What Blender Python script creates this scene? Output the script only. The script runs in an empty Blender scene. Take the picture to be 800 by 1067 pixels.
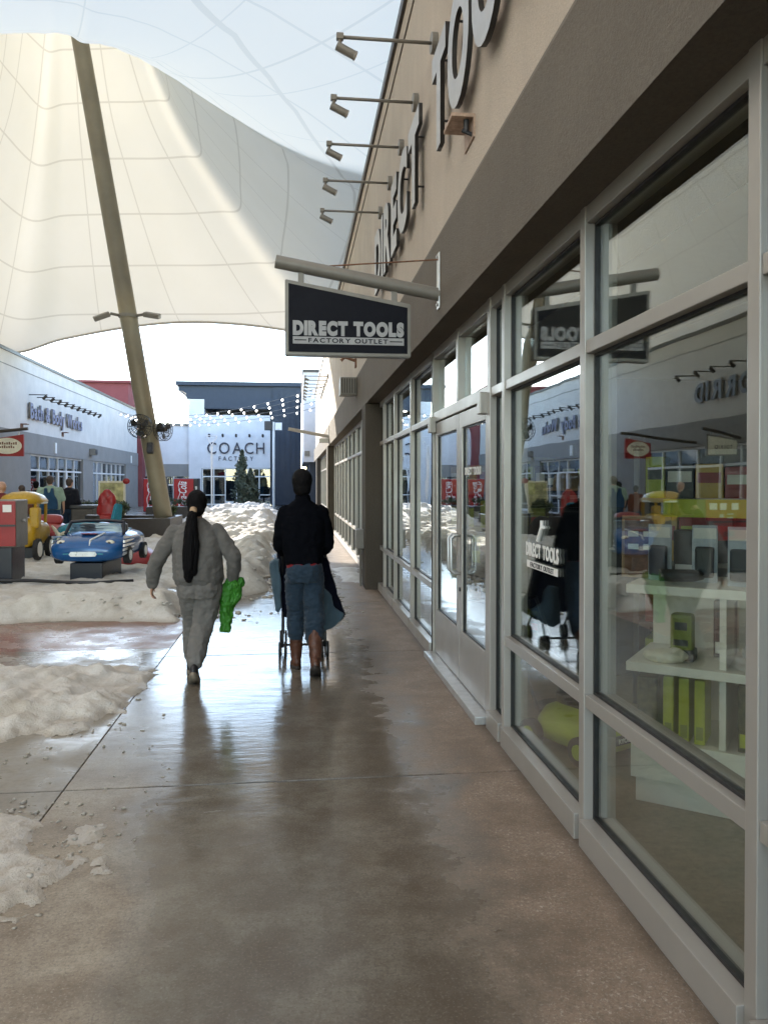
import bpy, bmesh, math, random
from mathutils import Vector, Matrix, noise
R = math.radians; PI = math.pi
rnd = random.Random(7)
sc = bpy.context.scene
COL = sc.collection
V = Vector

# ------------------------------------------------------------------ materials
def nt(name):
    m = bpy.data.materials.new(name); m.use_nodes = True
    t = m.node_tree; b = t.nodes['Principled BSDF']
    return m, t, b
def N(t, kind, **kw):
    n = t.nodes.new(kind)
    for k, v in kw.items():
        if k.startswith('i_'): n.inputs[k[2:].replace('_', ' ')].default_value = v
        else: setattr(n, k, v)
    return n
def pos(t, scale=(1, 1, 1), obj=False):
    c = N(t, 'ShaderNodeTexCoord'); mp = N(t, 'ShaderNodeMapping')
    mp.inputs['Scale'].default_value = scale
    if obj: t.links.new(c.outputs['Object'], mp.inputs['Vector'])
    else:
        g = N(t, 'ShaderNodeNewGeometry'); t.links.new(g.outputs['Position'], mp.inputs['Vector'])
    return mp.outputs['Vector']
def fbm(t, vec, scale, detail=6, rough=.6):
    n = N(t, 'ShaderNodeTexNoise'); n.inputs['Scale'].default_value = scale
    n.inputs['Detail'].default_value = detail; n.inputs['Roughness'].default_value = rough
    t.links.new(vec, n.inputs['Vector']); return n.outputs['Fac']
def ramp(t, fac, stops):
    r = N(t, 'ShaderNodeValToRGB'); e = r.color_ramp.elements
    while len(e) < len(stops): e.new(.5)
    for el, (p, c) in zip(e, stops):
        el.position = p; el.color = (c, c, c, 1) if isinstance(c, (int, float)) else (*c, 1)
    t.links.new(fac, r.inputs['Fac']); return r.outputs['Color']
def math_(t, op, a, b=None, clamp=False):
    n = N(t, 'ShaderNodeMath', operation=op); n.use_clamp = clamp
    for i, s in enumerate((a, b)):
        if s is None: continue
        if isinstance(s, (int, float)): n.inputs[i].default_value = s
        else: t.links.new(s, n.inputs[i])
    return n.outputs[0]
def mixc(t, fac, a, b):
    n = N(t, 'ShaderNodeMix', data_type='RGBA')
    for s, v in zip((n.inputs[0], n.inputs[6], n.inputs[7]), (fac, a, b)):
        if isinstance(v, (int, float)): s.default_value = v
        elif isinstance(v, tuple): s.default_value = (*v, 1)
        else: t.links.new(v, s)
    return n.outputs[2]
def bump(t, b, h, strength=.3, dist=.01):
    n = N(t, 'ShaderNodeBump'); n.inputs['Strength'].default_value = strength; n.inputs['Distance'].default_value = dist
    t.links.new(h, n.inputs['Height']); t.links.new(n.outputs[0], b.inputs['Normal'])
_m = {}
def mat(name, col, rough=.5, metal=0., var=.12, scale=12, bstr=0., bscale=200, bdist=.002, stretch=(1, 1, 1), spec=.5):
    """plain coloured surface with slow colour variation and a little grain"""
    if name in _m: return _m[name]
    m, t, b = nt(name)
    p = pos(t, stretch)
    f = fbm(t, p, scale)
    lo = tuple(max(0, c*(1-var)) for c in col); hi = tuple(min(1, c*(1+var)) for c in col)
    t.links.new(ramp(t, f, [(.3, lo), (.7, hi)]), b.inputs['Base Color'])
    t.links.new(ramp(t, fbm(t, p, scale*2.3), [(.3, max(.02, rough*.85)), (.7, min(1, rough*1.15))]), b.inputs['Roughness'])
    b.inputs['Metallic'].default_value = metal
    b.inputs['Specular IOR Level'].default_value = spec
    if bstr: bump(t, b, fbm(t, p, bscale, 3), bstr, bdist)
    _m[name] = m; return m

def stucco(name, col, streak=.25):
    m, t, b = nt(name)
    p = pos(t)
    big = fbm(t, p, 1.3, 5); fine = fbm(t, p, 60, 4, .7)
    st = fbm(t, pos(t, (2.5, 2.5, .25)), 2.0, 5)
    c = ramp(t, big, [(.25, tuple(x*.88 for x in col)), (.75, tuple(min(1, x*1.08) for x in col))])
    c = mixc(t, ramp(t, st, [(.45, 0), (.8, streak)]), c, tuple(x*.66 for x in col))
    c = mixc(t, ramp(t, fine, [(.38, .34), (.58, 0)]), c, tuple(x*.6 for x in col))
    t.links.new(c, b.inputs['Base Color']); b.inputs['Roughness'].default_value = .9
    b.inputs['Specular IOR Level'].default_value = .2
    bump(t, b, math_(t, 'ADD', fbm(t, p, 130, 4, .7), math_(t, 'MULTIPLY', fbm(t, p, 45, 4, .7), 1.2)), .8, .008)
    return m

def glass_mat(name, tint, extra=1.0, base=.05):
    m = bpy.data.materials.new(name); m.use_nodes = True; t = m.node_tree
    for n in list(t.nodes): t.nodes.remove(n)
    o = N(t, 'ShaderNodeOutputMaterial'); tr = N(t, 'ShaderNodeBsdfTransparent'); tr.inputs[0].default_value = (*tint, 1)
    gl = N(t, 'ShaderNodeBsdfGlossy'); gl.inputs['Roughness'].default_value = .0; gl.inputs[0].default_value = (.93, .96, .97, 1)
    g = N(t, 'ShaderNodeNewGeometry')
    d = N(t, 'ShaderNodeVectorMath', operation='DOT_PRODUCT')
    t.links.new(g.outputs['Normal'], d.inputs[0]); t.links.new(g.outputs['Incoming'], d.inputs[1])
    c = math_(t, 'ABSOLUTE', d.outputs['Value']); c = math_(t, 'SUBTRACT', 1.0, c, True)
    c = math_(t, 'POWER', c, 4.2); c = math_(t, 'MULTIPLY', c, .95*extra); c = math_(t, 'ADD', c, base, True)
    # very faint waviness so the reflections are not mirror-perfect
    w = fbm(t, pos(t), 1.1, 2); bn = N(t, 'ShaderNodeBump'); bn.inputs['Strength'].default_value = .04; bn.inputs['Distance'].default_value = .05
    t.links.new(w, bn.inputs['Height']); t.links.new(bn.outputs[0], gl.inputs['Normal'])
    mx = N(t, 'ShaderNodeMixShader'); t.links.new(c, mx.inputs[0]); t.links.new(tr.outputs[0], mx.inputs[1]); t.links.new(gl.outputs[0], mx.inputs[2])
    t.links.new(mx.outputs[0], o.inputs[0]); return m

def walkway_mat():
    m, t, b = nt('wet_concrete'); p = pos(t)
    sep = N(t, 'ShaderNodeSeparateXYZ'); t.links.new(p, sep.inputs[0]); X, Y = sep.outputs[0], sep.outputs[1]
    n1 = fbm(t, p, .9, 6, .62); n2 = fbm(t, p, 3.2, 8, .65); n3 = fbm(t, p, 22, 6, .7); n4 = fbm(t, p, 120, 3, .6)
    st = fbm(t, pos(t, (1.2, 5, 1)), 1.6, 6, .65)
    # dry strip along the storefront (a reddish trodden stain) with a ragged edge
    xw = math_(t, 'ADD', X, math_(t, 'MULTIPLY', math_(t, 'SUBTRACT', n2, .5), .95))
    xw = math_(t, 'ADD', xw, math_(t, 'MULTIPLY', math_(t, 'SUBTRACT', n1, .5), .5))
    dryr = ramp(t, xw, [(.50, 0), (.98, 1)])
    dryr2 = ramp(t, xw, [(.32, 0), (.9, 1)])
    # dry strip on the near left
    xl = math_(t, 'ADD', math_(t, 'MULTIPLY', X, -1), math_(t, 'MULTIPLY', math_(t, 'SUBTRACT', n1, .5), .9))
    xl = math_(t, 'ADD', xl, math_(t, 'MULTIPLY', math_(t, 'SUBTRACT', 4.0, Y), .14))
    dryl = ramp(t, math_(t, 'MULTIPLY', xl, .5), [(.30, 0), (.44, 1)])
    near = ramp(t, math_(t, 'MULTIPLY', Y, .1), [(.35, 1), (.62, 0)])   # nearer ground has mostly drained
    dryl = math_(t, 'MULTIPLY', dryl, near)
    patch = math_(t, 'MULTIPLY', ramp(t, n2, [(.47, 0), (.72, .3)]), 1)
    dry = math_(t, 'MAXIMUM', math_(t, 'MAXIMUM', dryr, dryl), math_(t, 'MULTIPLY', patch, near), True)
    base = ramp(t, n1, [(.25, (.235, .212, .165)), (.75, (.325, .295, .235))])
    base = mixc(t, math_(t, 'MULTIPLY', dryr2, .8), base, (.285, .20, .145))
    base = mixc(t, math_(t, 'MULTIPLY', dryl, .8), base, (.37, .32, .245))
    base = mixc(t, ramp(t, n2, [(.35, .75), (.6, 0)]), base, (.15, .105, .07))
    base = mixc(t, ramp(t, n3, [(.36, .4), (.54, 0)]), base, (.14, .11, .08))
    base = mixc(t, ramp(t, n4, [(.3, .4), (.5, 0)]), base, (.16, .125, .095))
    base = mixc(t, ramp(t, st, [(.5, 0), (.75, .2)]), base, (.12, .10, .075))
    base = mixc(t, ramp(t, fbm(t, p, 75, 3, .7), [(.36, .55), (.5, 0)]), base, (.13, .11, .085))
    base = mixc(t, ramp(t, fbm(t, p, 95, 3, .7), [(.55, 0), (.66, .4)]), base, (.46, .41, .34))
    # salt / scuffed chips on the dry strip
    salt = math_(t, 'MULTIPLY', ramp(t, fbm(t, p, 48, 5, .8), [(.565, 0), (.62, 1)]), math_(t, 'MULTIPLY', dryr, ramp(t, n2, [(.45, 0), (.65, 1)])))
    base = mixc(t, math_(t, 'MULTIPLY', salt, .75), base, (.62, .57, .5))
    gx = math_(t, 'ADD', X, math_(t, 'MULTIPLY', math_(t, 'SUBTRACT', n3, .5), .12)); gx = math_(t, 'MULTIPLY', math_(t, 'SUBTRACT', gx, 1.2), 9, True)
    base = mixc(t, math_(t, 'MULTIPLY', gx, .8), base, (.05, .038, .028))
    wet = mixc(t, .5, base, (.06, .053, .045))
    t.links.new(mixc(t, dry, wet, base), b.inputs['Base Color'])
    rw = ramp(t, st, [(.3, .07), (.55, .15), (.75, .28)])
    r = mixc(t, math_(t, 'MULTIPLY', dry, .9), rw, (.62, .62, .62))
    t.links.new(r, b.inputs['Roughness']); b.inputs['IOR'].default_value = 1.36
    h = math_(t, 'ADD', math_(t, 'MULTIPLY', fbm(t, pos(t, (1.0, 3.2, 1)), 5, 5, .6), 1.0), math_(t, 'MULTIPLY', n4, math_(t, 'ADD', .05, math_(t, 'MULTIPLY', dry, .5))))
    bump(t, b, h, .2, .008)
    return m

def plaza_mat(name, c1, c2, wetlo=.12, wethi=.55):
    m, t, b = nt(name); p = pos(t)
    n1 = fbm(t, p, .6, 6, .6); n2 = fbm(t, p, 2.4, 8, .65); n3 = fbm(t, p, 30, 5, .7)
    base = ramp(t, n2, [(.3, c1), (.7, c2)])
    base = mixc(t, ramp(t, n3, [(.35, .4), (.6, 0)]), base, tuple(x*.4 for x in c1))
    t.links.new(base, b.inputs['Base Color'])
    t.links.new(ramp(t, math_(t, 'ADD', math_(t, 'MULTIPLY', n1, .6), math_(t, 'MULTIPLY', n2, .4)), [(.42, wetlo), (.58, wethi)]), b.inputs['Roughness'])
    bump(t, b, math_(t, 'ADD', fbm(t, pos(t, (1, 2.5, 1)), 4, 5), math_(t, 'MULTIPLY', n3, .15)), .25, .012)
    return m

def snow_mat(name, dirt=.5):
    m, t, b = nt(name); p = pos(t)
    n1 = fbm(t, p, 1.7, 8, .65); n2 = fbm(t, p, 9, 8, .7); n3 = fbm(t, p, 70, 4, .7)
    c = ramp(t, n1, [(.3, (.50, .455, .385)), (.55, (.64, .61, .555)), (.8, (.74, .72, .685))])
    c = mixc(t, math_(t, 'MULTIPLY', ramp(t, n2, [(.5, 0), (.72, 1)]), dirt), c, (.36, .30, .225))
    c = mixc(t, ramp(t, n3, [(.66, 0), (.72, .6)]), c, (.16, .13, .10))
    # ice-grey water soaked skirt close to the ground
    g = N(t, 'ShaderNodeSeparateXYZ'); t.links.new(p, g.inputs[0])
    low = ramp(t, math_(t, 'ADD', math_(t, 'MULTIPLY', g.outputs[2], 8), math_(t, 'MULTIPLY', math_(t, 'SUBTRACT', n2, .5), .6)), [(.02, 1), (.35, 0)])
    c = mixc(t, math_(t, 'MULTIPLY', low, .6), c, (.33, .28, .215))
    t.links.new(c, b.inputs['Base Color'])
    t.links.new(ramp(t, low, [(0, .75), (1, .3)]), b.inputs['Roughness'])
    b.inputs['Specular IOR Level'].default_value = .35
    bump(t, b, math_(t, 'ADD', math_(t, 'MULTIPLY', n2, .7), math_(t, 'MULTIPLY', n3, .5)), .85, .03)
    return m

def fabric_mat():
    m = bpy.data.materials.new('canopy_membrane'); m.use_nodes = True; t = m.node_tree
    for n in list(t.nodes): t.nodes.remove(n)
    o = N(t, 'ShaderNodeOutputMaterial')
    uv = N(t, 'ShaderNodeUVMap'); sp = N(t, 'ShaderNodeSeparateXYZ'); t.links.new(uv.outputs[0], sp.inputs[0])
    def line(src, freq, w, off=0.):
        a = math_(t, 'ADD', math_(t, 'MULTIPLY', src, freq), off); a = math_(t, 'FRACT', a)
        a = math_(t, 'ABSOLUTE', math_(t, 'SUBTRACT', a, .5)); return math_(t, 'GREATER_THAN', a, math_(t, 'SUBTRACT', .5, w))
    ring = line(sp.outputs[1], 7.0, .017, .3); g_ = N(t, 'ShaderNodeNewGeometry'); dv = N(t, 'ShaderNodeVectorMath', operation='MULTIPLY_ADD'); t.links.new(g_.outputs['Position'], dv.inputs[0])
    dv.inputs[1].default_value = (1, 1, 0); dv.inputs[2].default_value = (6.6, -23.2, 0); ln = N(t, 'ShaderNodeVectorMath', operation='LENGTH'); t.links.new(dv.outputs[0], ln.inputs[0])
    rad = line(sp.outputs[0], 16, math_(t, 'DIVIDE', .05, math_(t, 'MAXIMUM', ln.outputs['Value'], .8)), .3)
    seam = math_(t, 'MAXIMUM', ring, rad)
    n = fbm(t, pos(t), .5, 5); n2 = fbm(t, pos(t), 4, 5)
    c = ramp(t, n, [(.3, (.77, .74, .66)), (.7, (.82, .79, .72))])
    c = mixc(t, ramp(t, n2, [(.5, 0), (.8, .12)]), c, (.6, .55, .45))
    c = mixc(t, math_(t, 'MULTIPLY', seam, .5), c, (.34, .30, .25))
    weld = math_(t, 'MULTIPLY', math_(t, 'MAXIMUM', line(ln.outputs['Value'], .42, .014), line(sp.outputs[0], 48, math_(t, 'DIVIDE', .09, math_(t, 'MAXIMUM', ln.outputs['Value'], .8)), .3)), math_(t, 'GREATER_THAN', ln.outputs['Value'], 9.5))
    df = N(t, 'ShaderNodeBsdfDiffuse'); tl = N(t, 'ShaderNodeBsdfTranslucent'); gl = N(t, 'ShaderNodeBsdfGlossy'); gl.inputs['Roughness'].default_value = .28
    t.links.new(c, df.inputs[0]); t.links.new(c, tl.inputs[0])
    # light balanced in the cloth colour: sunlit far panels dimmed, shaded near panels brightened
    au = math_(t, 'ABSOLUTE', sp.outputs[0]); thin = math_(t, 'MULTIPLY', ramp(t, au, [(.372, 0), (.376, 1)]), ramp(t, math_(t, 'ADD', sp.outputs[0], .5), [(.066, 1), (.070, 0)]))  # thin: mask of the shaded near panels, cut at radial seams
    thin = math_(t, 'MAXIMUM', thin, ramp(t, sp.outputs[0], [(.372, 0), (.376, 1)]))  # thin: adds the rest of the shaded near panels to the mask
    c = mixc(t, thin, mixc(t, .4, c, (.66, .58, .44)), mixc(t, math_(t, 'MULTIPLY', math_(t, 'MAXIMUM', weld, seam), .22), mixc(t, .95, c, (.92, .72, .53)), (.45, .36, .27)))  # cream dulls the sunlit side; orange tint cancels blue skylight on the shaded one
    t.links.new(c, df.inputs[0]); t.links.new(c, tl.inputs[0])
    mx = N(t, 'ShaderNodeMixShader'); t.links.new(ramp(t, thin, [(0, .155), (1, .54)]), mx.inputs[0])  # thin: shaded near panels made more translucent to brighten them
    t.links.new(df.outputs[0], mx.inputs[1]); t.links.new(tl.outputs[0], mx.inputs[2])
    m2 = N(t, 'ShaderNodeMixShader'); m2.inputs[0].default_value = .035
    t.links.new(mx.outputs[0], m2.inputs[1]); t.links.new(gl.outputs[0], m2.inputs[2])
    t.links.new(m2.outputs[0], o.inputs[0]); return m

def emis(name, col, s):
    m, t, b = nt(name); b.inputs['Base Color'].default_value = (*col, 1)
    b.inputs['Emission Color'].default_value = (*col, 1); b.inputs['Emission Strength'].default_value = s; return m

def foliage(name, c1, c2):
    m, t, b = nt(name); f = fbm(t, pos(t), 6, 4)
    t.links.new(ramp(t, f, [(.3, c1), (.7, c2)]), b.inputs['Base Color']); b.inputs['Roughness'].default_value = .7; return m

def cloth(name, col, rough=.9, weave=260, var=.18, spec=.2, sheen=.1):
    m, t, b = nt(name); p = pos(t, obj=True)
    c = ramp(t, fbm(t, p, 5, 5), [(.3, tuple(x*(1-var) for x in col)), (.7, tuple(min(1, x*(1+var)) for x in col))])
    c = mixc(t, ramp(t, fbm(t, p, weave, 2), [(.4, .25), (.6, 0)]), c, tuple(x*.6 for x in col))
    t.links.new(c, b.inputs['Base Color']); b.inputs['Roughness'].default_value = rough; b.inputs['Specular IOR Level'].default_value = spec
    b.inputs['Sheen Weight'].default_value = sheen
    h = math_(t, 'ADD', math_(t, 'MULTIPLY', fbm(t, p, 9, 4), 3.), math_(t, 'MULTIPLY', fbm(t, p, weave, 2), .25))
    bump(t, b, h, .5, .008); return m

M = dict(
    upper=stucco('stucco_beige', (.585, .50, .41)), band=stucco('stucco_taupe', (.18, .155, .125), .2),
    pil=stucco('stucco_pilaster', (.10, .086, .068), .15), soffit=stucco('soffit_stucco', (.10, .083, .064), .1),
    leftwall=stucco('stucco_white', (.70, .66, .61), .12), leftband=stucco('stucco_grey', (.30, .285, .265), .12),
    redwall=stucco('stucco_red', (.25, .075, .075), .1), navy=mat('navy_panel', (.022, .032, .052), .5, .2, .1, 3),
    white=stucco('stucco_pale', (.74, .72, .72), .08),
    alu=mat('brushed_aluminium', (.385, .36, .325), .40, .4, .05, 2, .06, 400, .0005),
    alu2=mat('frame_white', (.72, .72, .71), .45, .1, .05),
    gasket=mat('black_gasket', (.012, .012, .012), .5), cap=mat('roof_cap_bronze', (.06, .05, .042), .45, .3),
    glass=glass_mat('shop_glass', (.95, .98, .95), 1.0, .125), lglass=glass_mat('far_glass', (.45, .52, .6), 1.0, .12),
    grey=mat('painted_grey_steel', (.20, .185, .16), .45, .15, .1, 6), mast=mat('mast_paint', (.245, .215, .15), .45, .1, .14, 1.3, .2, 60, .003),
    dark=mat('dark_plastic', (.02, .02, .022), .4), black=mat('black_paint', (.009, .011, .02), .35, .1),
    letter=mat('letter_face', (.42, .42, .42), .4, .3, .06), ledge=mat('letter_return', (.02, .018, .017), .5),
    signface=mat('sign_face_black', (.003, .0035, .008), .55, 0, .1, spec=.15), signtext=mat('sign_text_grey', (.34, .34, .345), .5),
    steel=mat('galvanised_steel', (.52, .52, .51), .35, .6), rust=mat('rusty_steel', (.20, .10, .06), .8, .2, .4, 30),
    wood=mat('bark', (.09, .065, .045), .9), whiteplastic=mat('white_laminate', (.80, .78, .70), .45, 0, .04),
    lime=mat('lime_plastic', (.40, .46, .02), .4, 0, .08), lime2=mat('olive_plastic', (.20, .23, .03), .5, 0, .15),
    yellow=mat('yellow_plastic', (.46, .27, .012), .3, 0, .1), red=mat('red_plastic', (.27, .010, .010), .4, 0, .1),
    blue=mat('blue_gloss', (.012, .085, .25), .16, .1, .12, 4), teal=mat('teal_gloss', (.02, .2, .28), .25, 0, .12),
    cream=mat('cream_panel', (.72, .68, .55), .5), silver=mat('silver_paint', (.62, .64, .66), .3, .5),
    skin=mat('skin', (.50, .29, .20), .5, 0, .1, 20), hair=mat('dark_hair', (.004, .0035, .004), .7, 0, .4, 60, .5, 220, .004, (6, 6, 1), .12),
    greenbag=mat('green_plastic_bag', (.03, .17, .01), .6, 0, .2, 8), navyfabric=cloth('navy_fabric', (.005, .006, .014), .8, spec=.08, sheen=0),
    lightblue=cloth('light_blue_fabric', (.075, .12, .155)), rubber=mat('rubber', (.018, .018, .018), .8),
    leaf=foliage('shrub_leaf', (.03, .05, .018), (.075, .10, .04)), leaf2=foliage('conifer_leaf', (.035, .05, .03), (.085, .10, .06)),
    bulb=emis('lit_bulb', (1, .95, .86), 2.5), paper=mat('white_paper', (.78, .77, .73), .6, 0, .05),
    floor=plaza_mat('shop_floor', (.22, .195, .14), (.28, .245, .18), .35, .5), inner=mat('shop_inner_wall', (.16, .15, .135), .8),
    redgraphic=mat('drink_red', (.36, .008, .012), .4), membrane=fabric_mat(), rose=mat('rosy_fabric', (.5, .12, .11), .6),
    kraft=mat('cardboard', (.36, .24, .13), .8),
)
FRONT = {}

# ------------------------------------------------------------------ object helpers
WL = {}
def tag(o, label=None, cat=None, group=None, kind=None):
    if label: o['label'] = label
    if cat: o['category'] = cat
    if group: o['group'] = group
    if kind: o['kind'] = kind
    return o
def thing(name, label, cat, loc=(0, 0, 0), rz=0., group=None):
    o = bpy.data.objects.new(name, None); COL.objects.link(o); o.empty_display_size = .1
    o.location = loc; o.rotation_euler = (0, 0, rz); WL[o.name] = V(loc)
    return tag(o, label, cat, group)
def obj(name, bm, m, parent=None, world=True, smooth=False, loc=None):
    me = bm if isinstance(bm, bpy.types.Mesh) else bpy.data.meshes.new(name)
    if not isinstance(bm, bpy.types.Mesh):
        bm.normal_update(); bm.to_mesh(me); bm.free()
    if parent is not None:
        base = WL.get(parent.name, V((0, 0, 0)))
        if world: me.transform(Matrix.Translation(-base))
    elif loc is not None:
        me.transform(Matrix.Translation(-V(loc)))
    if m is not None:
        for x in (m if isinstance(m, (list, tuple)) else [m]): me.materials.append(x)
    if smooth:
        me.polygons.foreach_set('use_smooth', [True]*len(me.polygons))
    o = bpy.data.objects.new(name, me); COL.objects.link(o)
    if parent is not None:
        o.parent = parent; WL[o.name] = WL.get(parent.name, V((0, 0, 0))) if world else V((0, 0, 0))
    else:
        o.location = loc or (0, 0, 0); WL[o.name] = V(o.location)
    return o
def copy_tree(o, parent=None):
    c = o.copy(); COL.objects.link(c); c.parent = parent
    WL[c.name] = WL.get(o.name, V((0, 0, 0)))
    for ch in list(o.children): copy_tree(ch, c)
    return c
def auto_smooth(o, ang=35):
    me = o.data; bm = bmesh.new(); bm.from_mesh(me)
    for f in bm.faces: f.smooth = True
    for e in bm.edges:
        if len(e.link_faces) == 2 and e.calc_face_angle(0) > R(ang): e.smooth = False
    bm.to_mesh(me); bm.free(); return o
BM = bmesh.new
def box(bm, x0, x1, y0, y1, z0, z1, bev=0., mi=0):
    vs = [bm.verts.new((x, y, z)) for x in (x0, x1) for y in (y0, y1) for z in (z0, z1)]
    fs = [bm.faces.new([vs[i] for i in q]) for q in ((0, 1, 3, 2), (4, 6, 7, 5), (0, 4, 5, 1), (2, 3, 7, 6), (0, 2, 6, 4), (1, 5, 7, 3))]
    for f in fs: f.material_index = mi
    if bev:
        bmesh.ops.bevel(bm, geom=list({e for f in fs for e in f.edges}), offset=bev, segments=2, affect='EDGES', profile=.6)
    return vs
def obox(bm, c, size, rot=(0, 0, 0), bev=0., mi=0):
    from mathutils import Euler
    b2 = BM(); sx, sy, sz = (s/2 for s in size); box(b2, -sx, sx, -sy, sy, -sz, sz, bev, mi)
    b2.transform(Matrix.Translation(c) @ Euler(rot).to_matrix().to_4x4()); me = bpy.data.meshes.new('t'); b2.to_mesh(me); b2.free(); bm.from_mesh(me); bpy.data.meshes.remove(me)
def frame_of(d):
    d = d.normalized(); a = V((0, 0, 1)) if abs(d.z) < .95 else V((0, 1, 0))
    u = d.cross(a).normalized(); return u, u.cross(d).normalized()
def tube(bm, pts, rad, n=12, cap=True, mi=0):
    pts = [V(p) for p in pts]; rs = rad if isinstance(rad, (list, tuple)) else [rad]*len(pts)
    rings = []; u0 = None
    for i, p in enumerate(pts):
        d = (pts[min(i+1, len(pts)-1)]-pts[max(i-1, 0)]).normalized()
        if u0 is None: u, w = frame_of(d)
        else:
            u = (u0-d*u0.dot(d)).normalized(); w = u.cross(d).normalized()
        u0 = u
        rings.append([bm.verts.new(p+(u*math.cos(2*PI*k/n)+w*math.sin(2*PI*k/n))*rs[i]) for k in range(n)])
    for a, b in zip(rings, rings[1:]):
        for k in range(n):
            f = bm.faces.new((a[k], a[(k+1) % n], b[(k+1) % n], b[k])); f.material_index = mi
    if cap:
        for r in (rings[0][::-1], rings[-1]):
            f = bm.faces.new(r); f.material_index = mi
    return rings
def loft(bm, rings, mi=0):
    """rings: lists of points, all the same length, closed with end caps"""
    vr = [[bm.verts.new(p) for p in r] for r in rings]; n = len(vr[0])
    for a, b in zip(vr, vr[1:]):
        for k in range(n):
            f = bm.faces.new((a[k], a[(k+1) % n], b[(k+1) % n], b[k])); f.material_index = mi
    for r in (vr[0][::-1], vr[-1]):
        f = bm.faces.new(r); f.material_index = mi
def ell_ring(cx, cy, z, rx, ry, n=24, p=2.0):
    out = []
    for k in range(n):
        c, s = math.cos(2*PI*k/n), math.sin(2*PI*k/n)
        out.append((cx+rx*math.copysign(abs(c)**(2/p), c), cy+ry*math.copysign(abs(s)**(2/p), s), z))
    return out
def ball(bm, c, r, sub=2, mi=0, rot=None):
    r = r if isinstance(r, (tuple, list)) else (r, r, r)
    mt = Matrix.Translation(c) @ (rot or Matrix.Identity(4)) @ Matrix.Diagonal((*r, 1))
    for v in bmesh.ops.create_icosphere(bm, subdivisions=sub, radius=1, matrix=mt)['verts']:
        for f in v.link_faces: f.material_index = mi
def chain(bm, pts, rad, sub=2):
    for i, p in enumerate(pts): ball(bm, p, rad[i], sub)
    for i in range(len(pts)-1): tube(bm, [pts[i], pts[i+1]], [rad[i], rad[i+1]], 16)
def prism(bm, poly, axis, a0, a1, mi=0):
    """extrude a 2-D polygon along an axis ('x': poly=(y,z), 'y': poly=(x,z), 'z': poly=(x,y))"""
    def P(u, v, a): return {'x': (a, u, v), 'y': (u, a, v), 'z': (u, v, a)}[axis]
    A = [bm.verts.new(P(u, v, a0)) for u, v in poly]; B = [bm.verts.new(P(u, v, a1)) for u, v in poly]
    fs = [bm.faces.new(A), bm.faces.new(B[::-1])]
    for i in range(len(poly)):
        j = (i+1) % len(poly); fs.append(bm.faces.new((A[j], A[i], B[i], B[j])))
    for f in fs: f.material_index = mi
    bmesh.ops.recalc_face_normals(bm, faces=fs)
def remesh(bm, voxel, smooth=4):
    me = bpy.data.meshes.new('tmp'); bm.to_mesh(me); bm.free()
    o = bpy.data.objects.new('tmp', me); COL.objects.link(o)
    r = o.modifiers.new('r', 'REMESH'); r.mode = 'VOXEL'; r.voxel_size = voxel
    if smooth:
        s = o.modifiers.new('s', 'SMOOTH'); s.iterations = smooth; s.factor = .5
    dg = bpy.context.evaluated_depsgraph_get(); dg.update()
    out = bpy.data.meshes.new_from_object(o.evaluated_get(dg)); bpy.data.objects.remove(o); bpy.data.meshes.remove(me)
    b2 = BM(); b2.from_mesh(out); bpy.data.meshes.remove(out); return b2
def wrinkle(bm, amp, scale, stretch=(1, 1, 1), seed=0., z0=None):
    bm.normal_update()
    for v in bm.verts:
        q = V((v.co.x*stretch[0], v.co.y*stretch[1], v.co.z*stretch[2]))*scale+V((seed, seed*2.1, -seed))
        a = 1-abs(noise.noise(q))*2; a2 = noise.noise(q*2.3+V((5, 1, 2)))
        v.co += v.normal*amp*(a*.7+a2*.5)
    return bm

# ------------------------------------------------------------------ lettering
FACING = {'s': Matrix(((1, 0, 0, 0), (0, 0, -1, 0), (0, 1, 0, 0), (0, 0, 0, 1))),
          'w': Matrix(((0, 0, -1, 0), (-1, 0, 0, 0), (0, 1, 0, 0), (0, 0, 0, 1))),
          'e': Matrix(((0, 0, 1, 0), (1, 0, 0, 0), (0, 1, 0, 0), (0, 0, 0, 1)))}
def glyph(body, height, depth, bold=0., shear=0.):
    cu = bpy.data.curves.new('t', 'FONT'); cu.body = body; cu.size = 1.0; cu.offset = bold; cu.shear = shear
    cu.extrude = .1; cu.resolution_u = 6
    o = bpy.data.objects.new('t', cu); COL.objects.link(o)
    dg = bpy.context.evaluated_depsgraph_get(); dg.update()
    me = bpy.data.meshes.new_from_object(o.evaluated_get(dg)); bpy.data.objects.remove(o); bpy.data.curves.remove(cu)
    s = height/.69
    me.transform(Matrix.Diagonal((s, s, depth/.2, 1)))
    return me
def words(text, height, length, depth, origin, facing, bold=.02, shear=0., whole=False, mats=None, name='letter', parent=None, spacing=.13):
    """lay `text` from origin (left end of baseline) over `length`; one part per letter, or one part for all"""
    glyphs = []; x = 0.
    for ch in text:
        if ch == ' ': x += height*.55; continue
        me = glyph(ch, height, depth, bold, shear); xs = [v.co.x for v in me.vertices]
        w = max(xs)-min(xs); me.transform(Matrix.Translation((x-min(xs), 0, depth/2))); glyphs.append(me); x += w+height*spacing
    x -= height*spacing; k = length/x
    mt = Matrix.Translation(origin) @ FACING[facing] @ Matrix.Diagonal((k, 1, 1, 1))
    out = []; acc = BM()
    for me in glyphs:
        for p in me.polygons: p.material_index = 0 if abs(p.normal.z) > .7 or len(mats) == 1 else 1
        me.transform(mt)
        if whole: acc.from_mesh(me); bpy.data.meshes.remove(me)
        else: out.append(obj(name, me, mats, parent))
    if whole: out.append(obj(name, acc, mats, parent))
    else: acc.free()
    return out
def shift(me_bm, v): me_bm.transform(Matrix.Translation(v)); return me_bm

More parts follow.
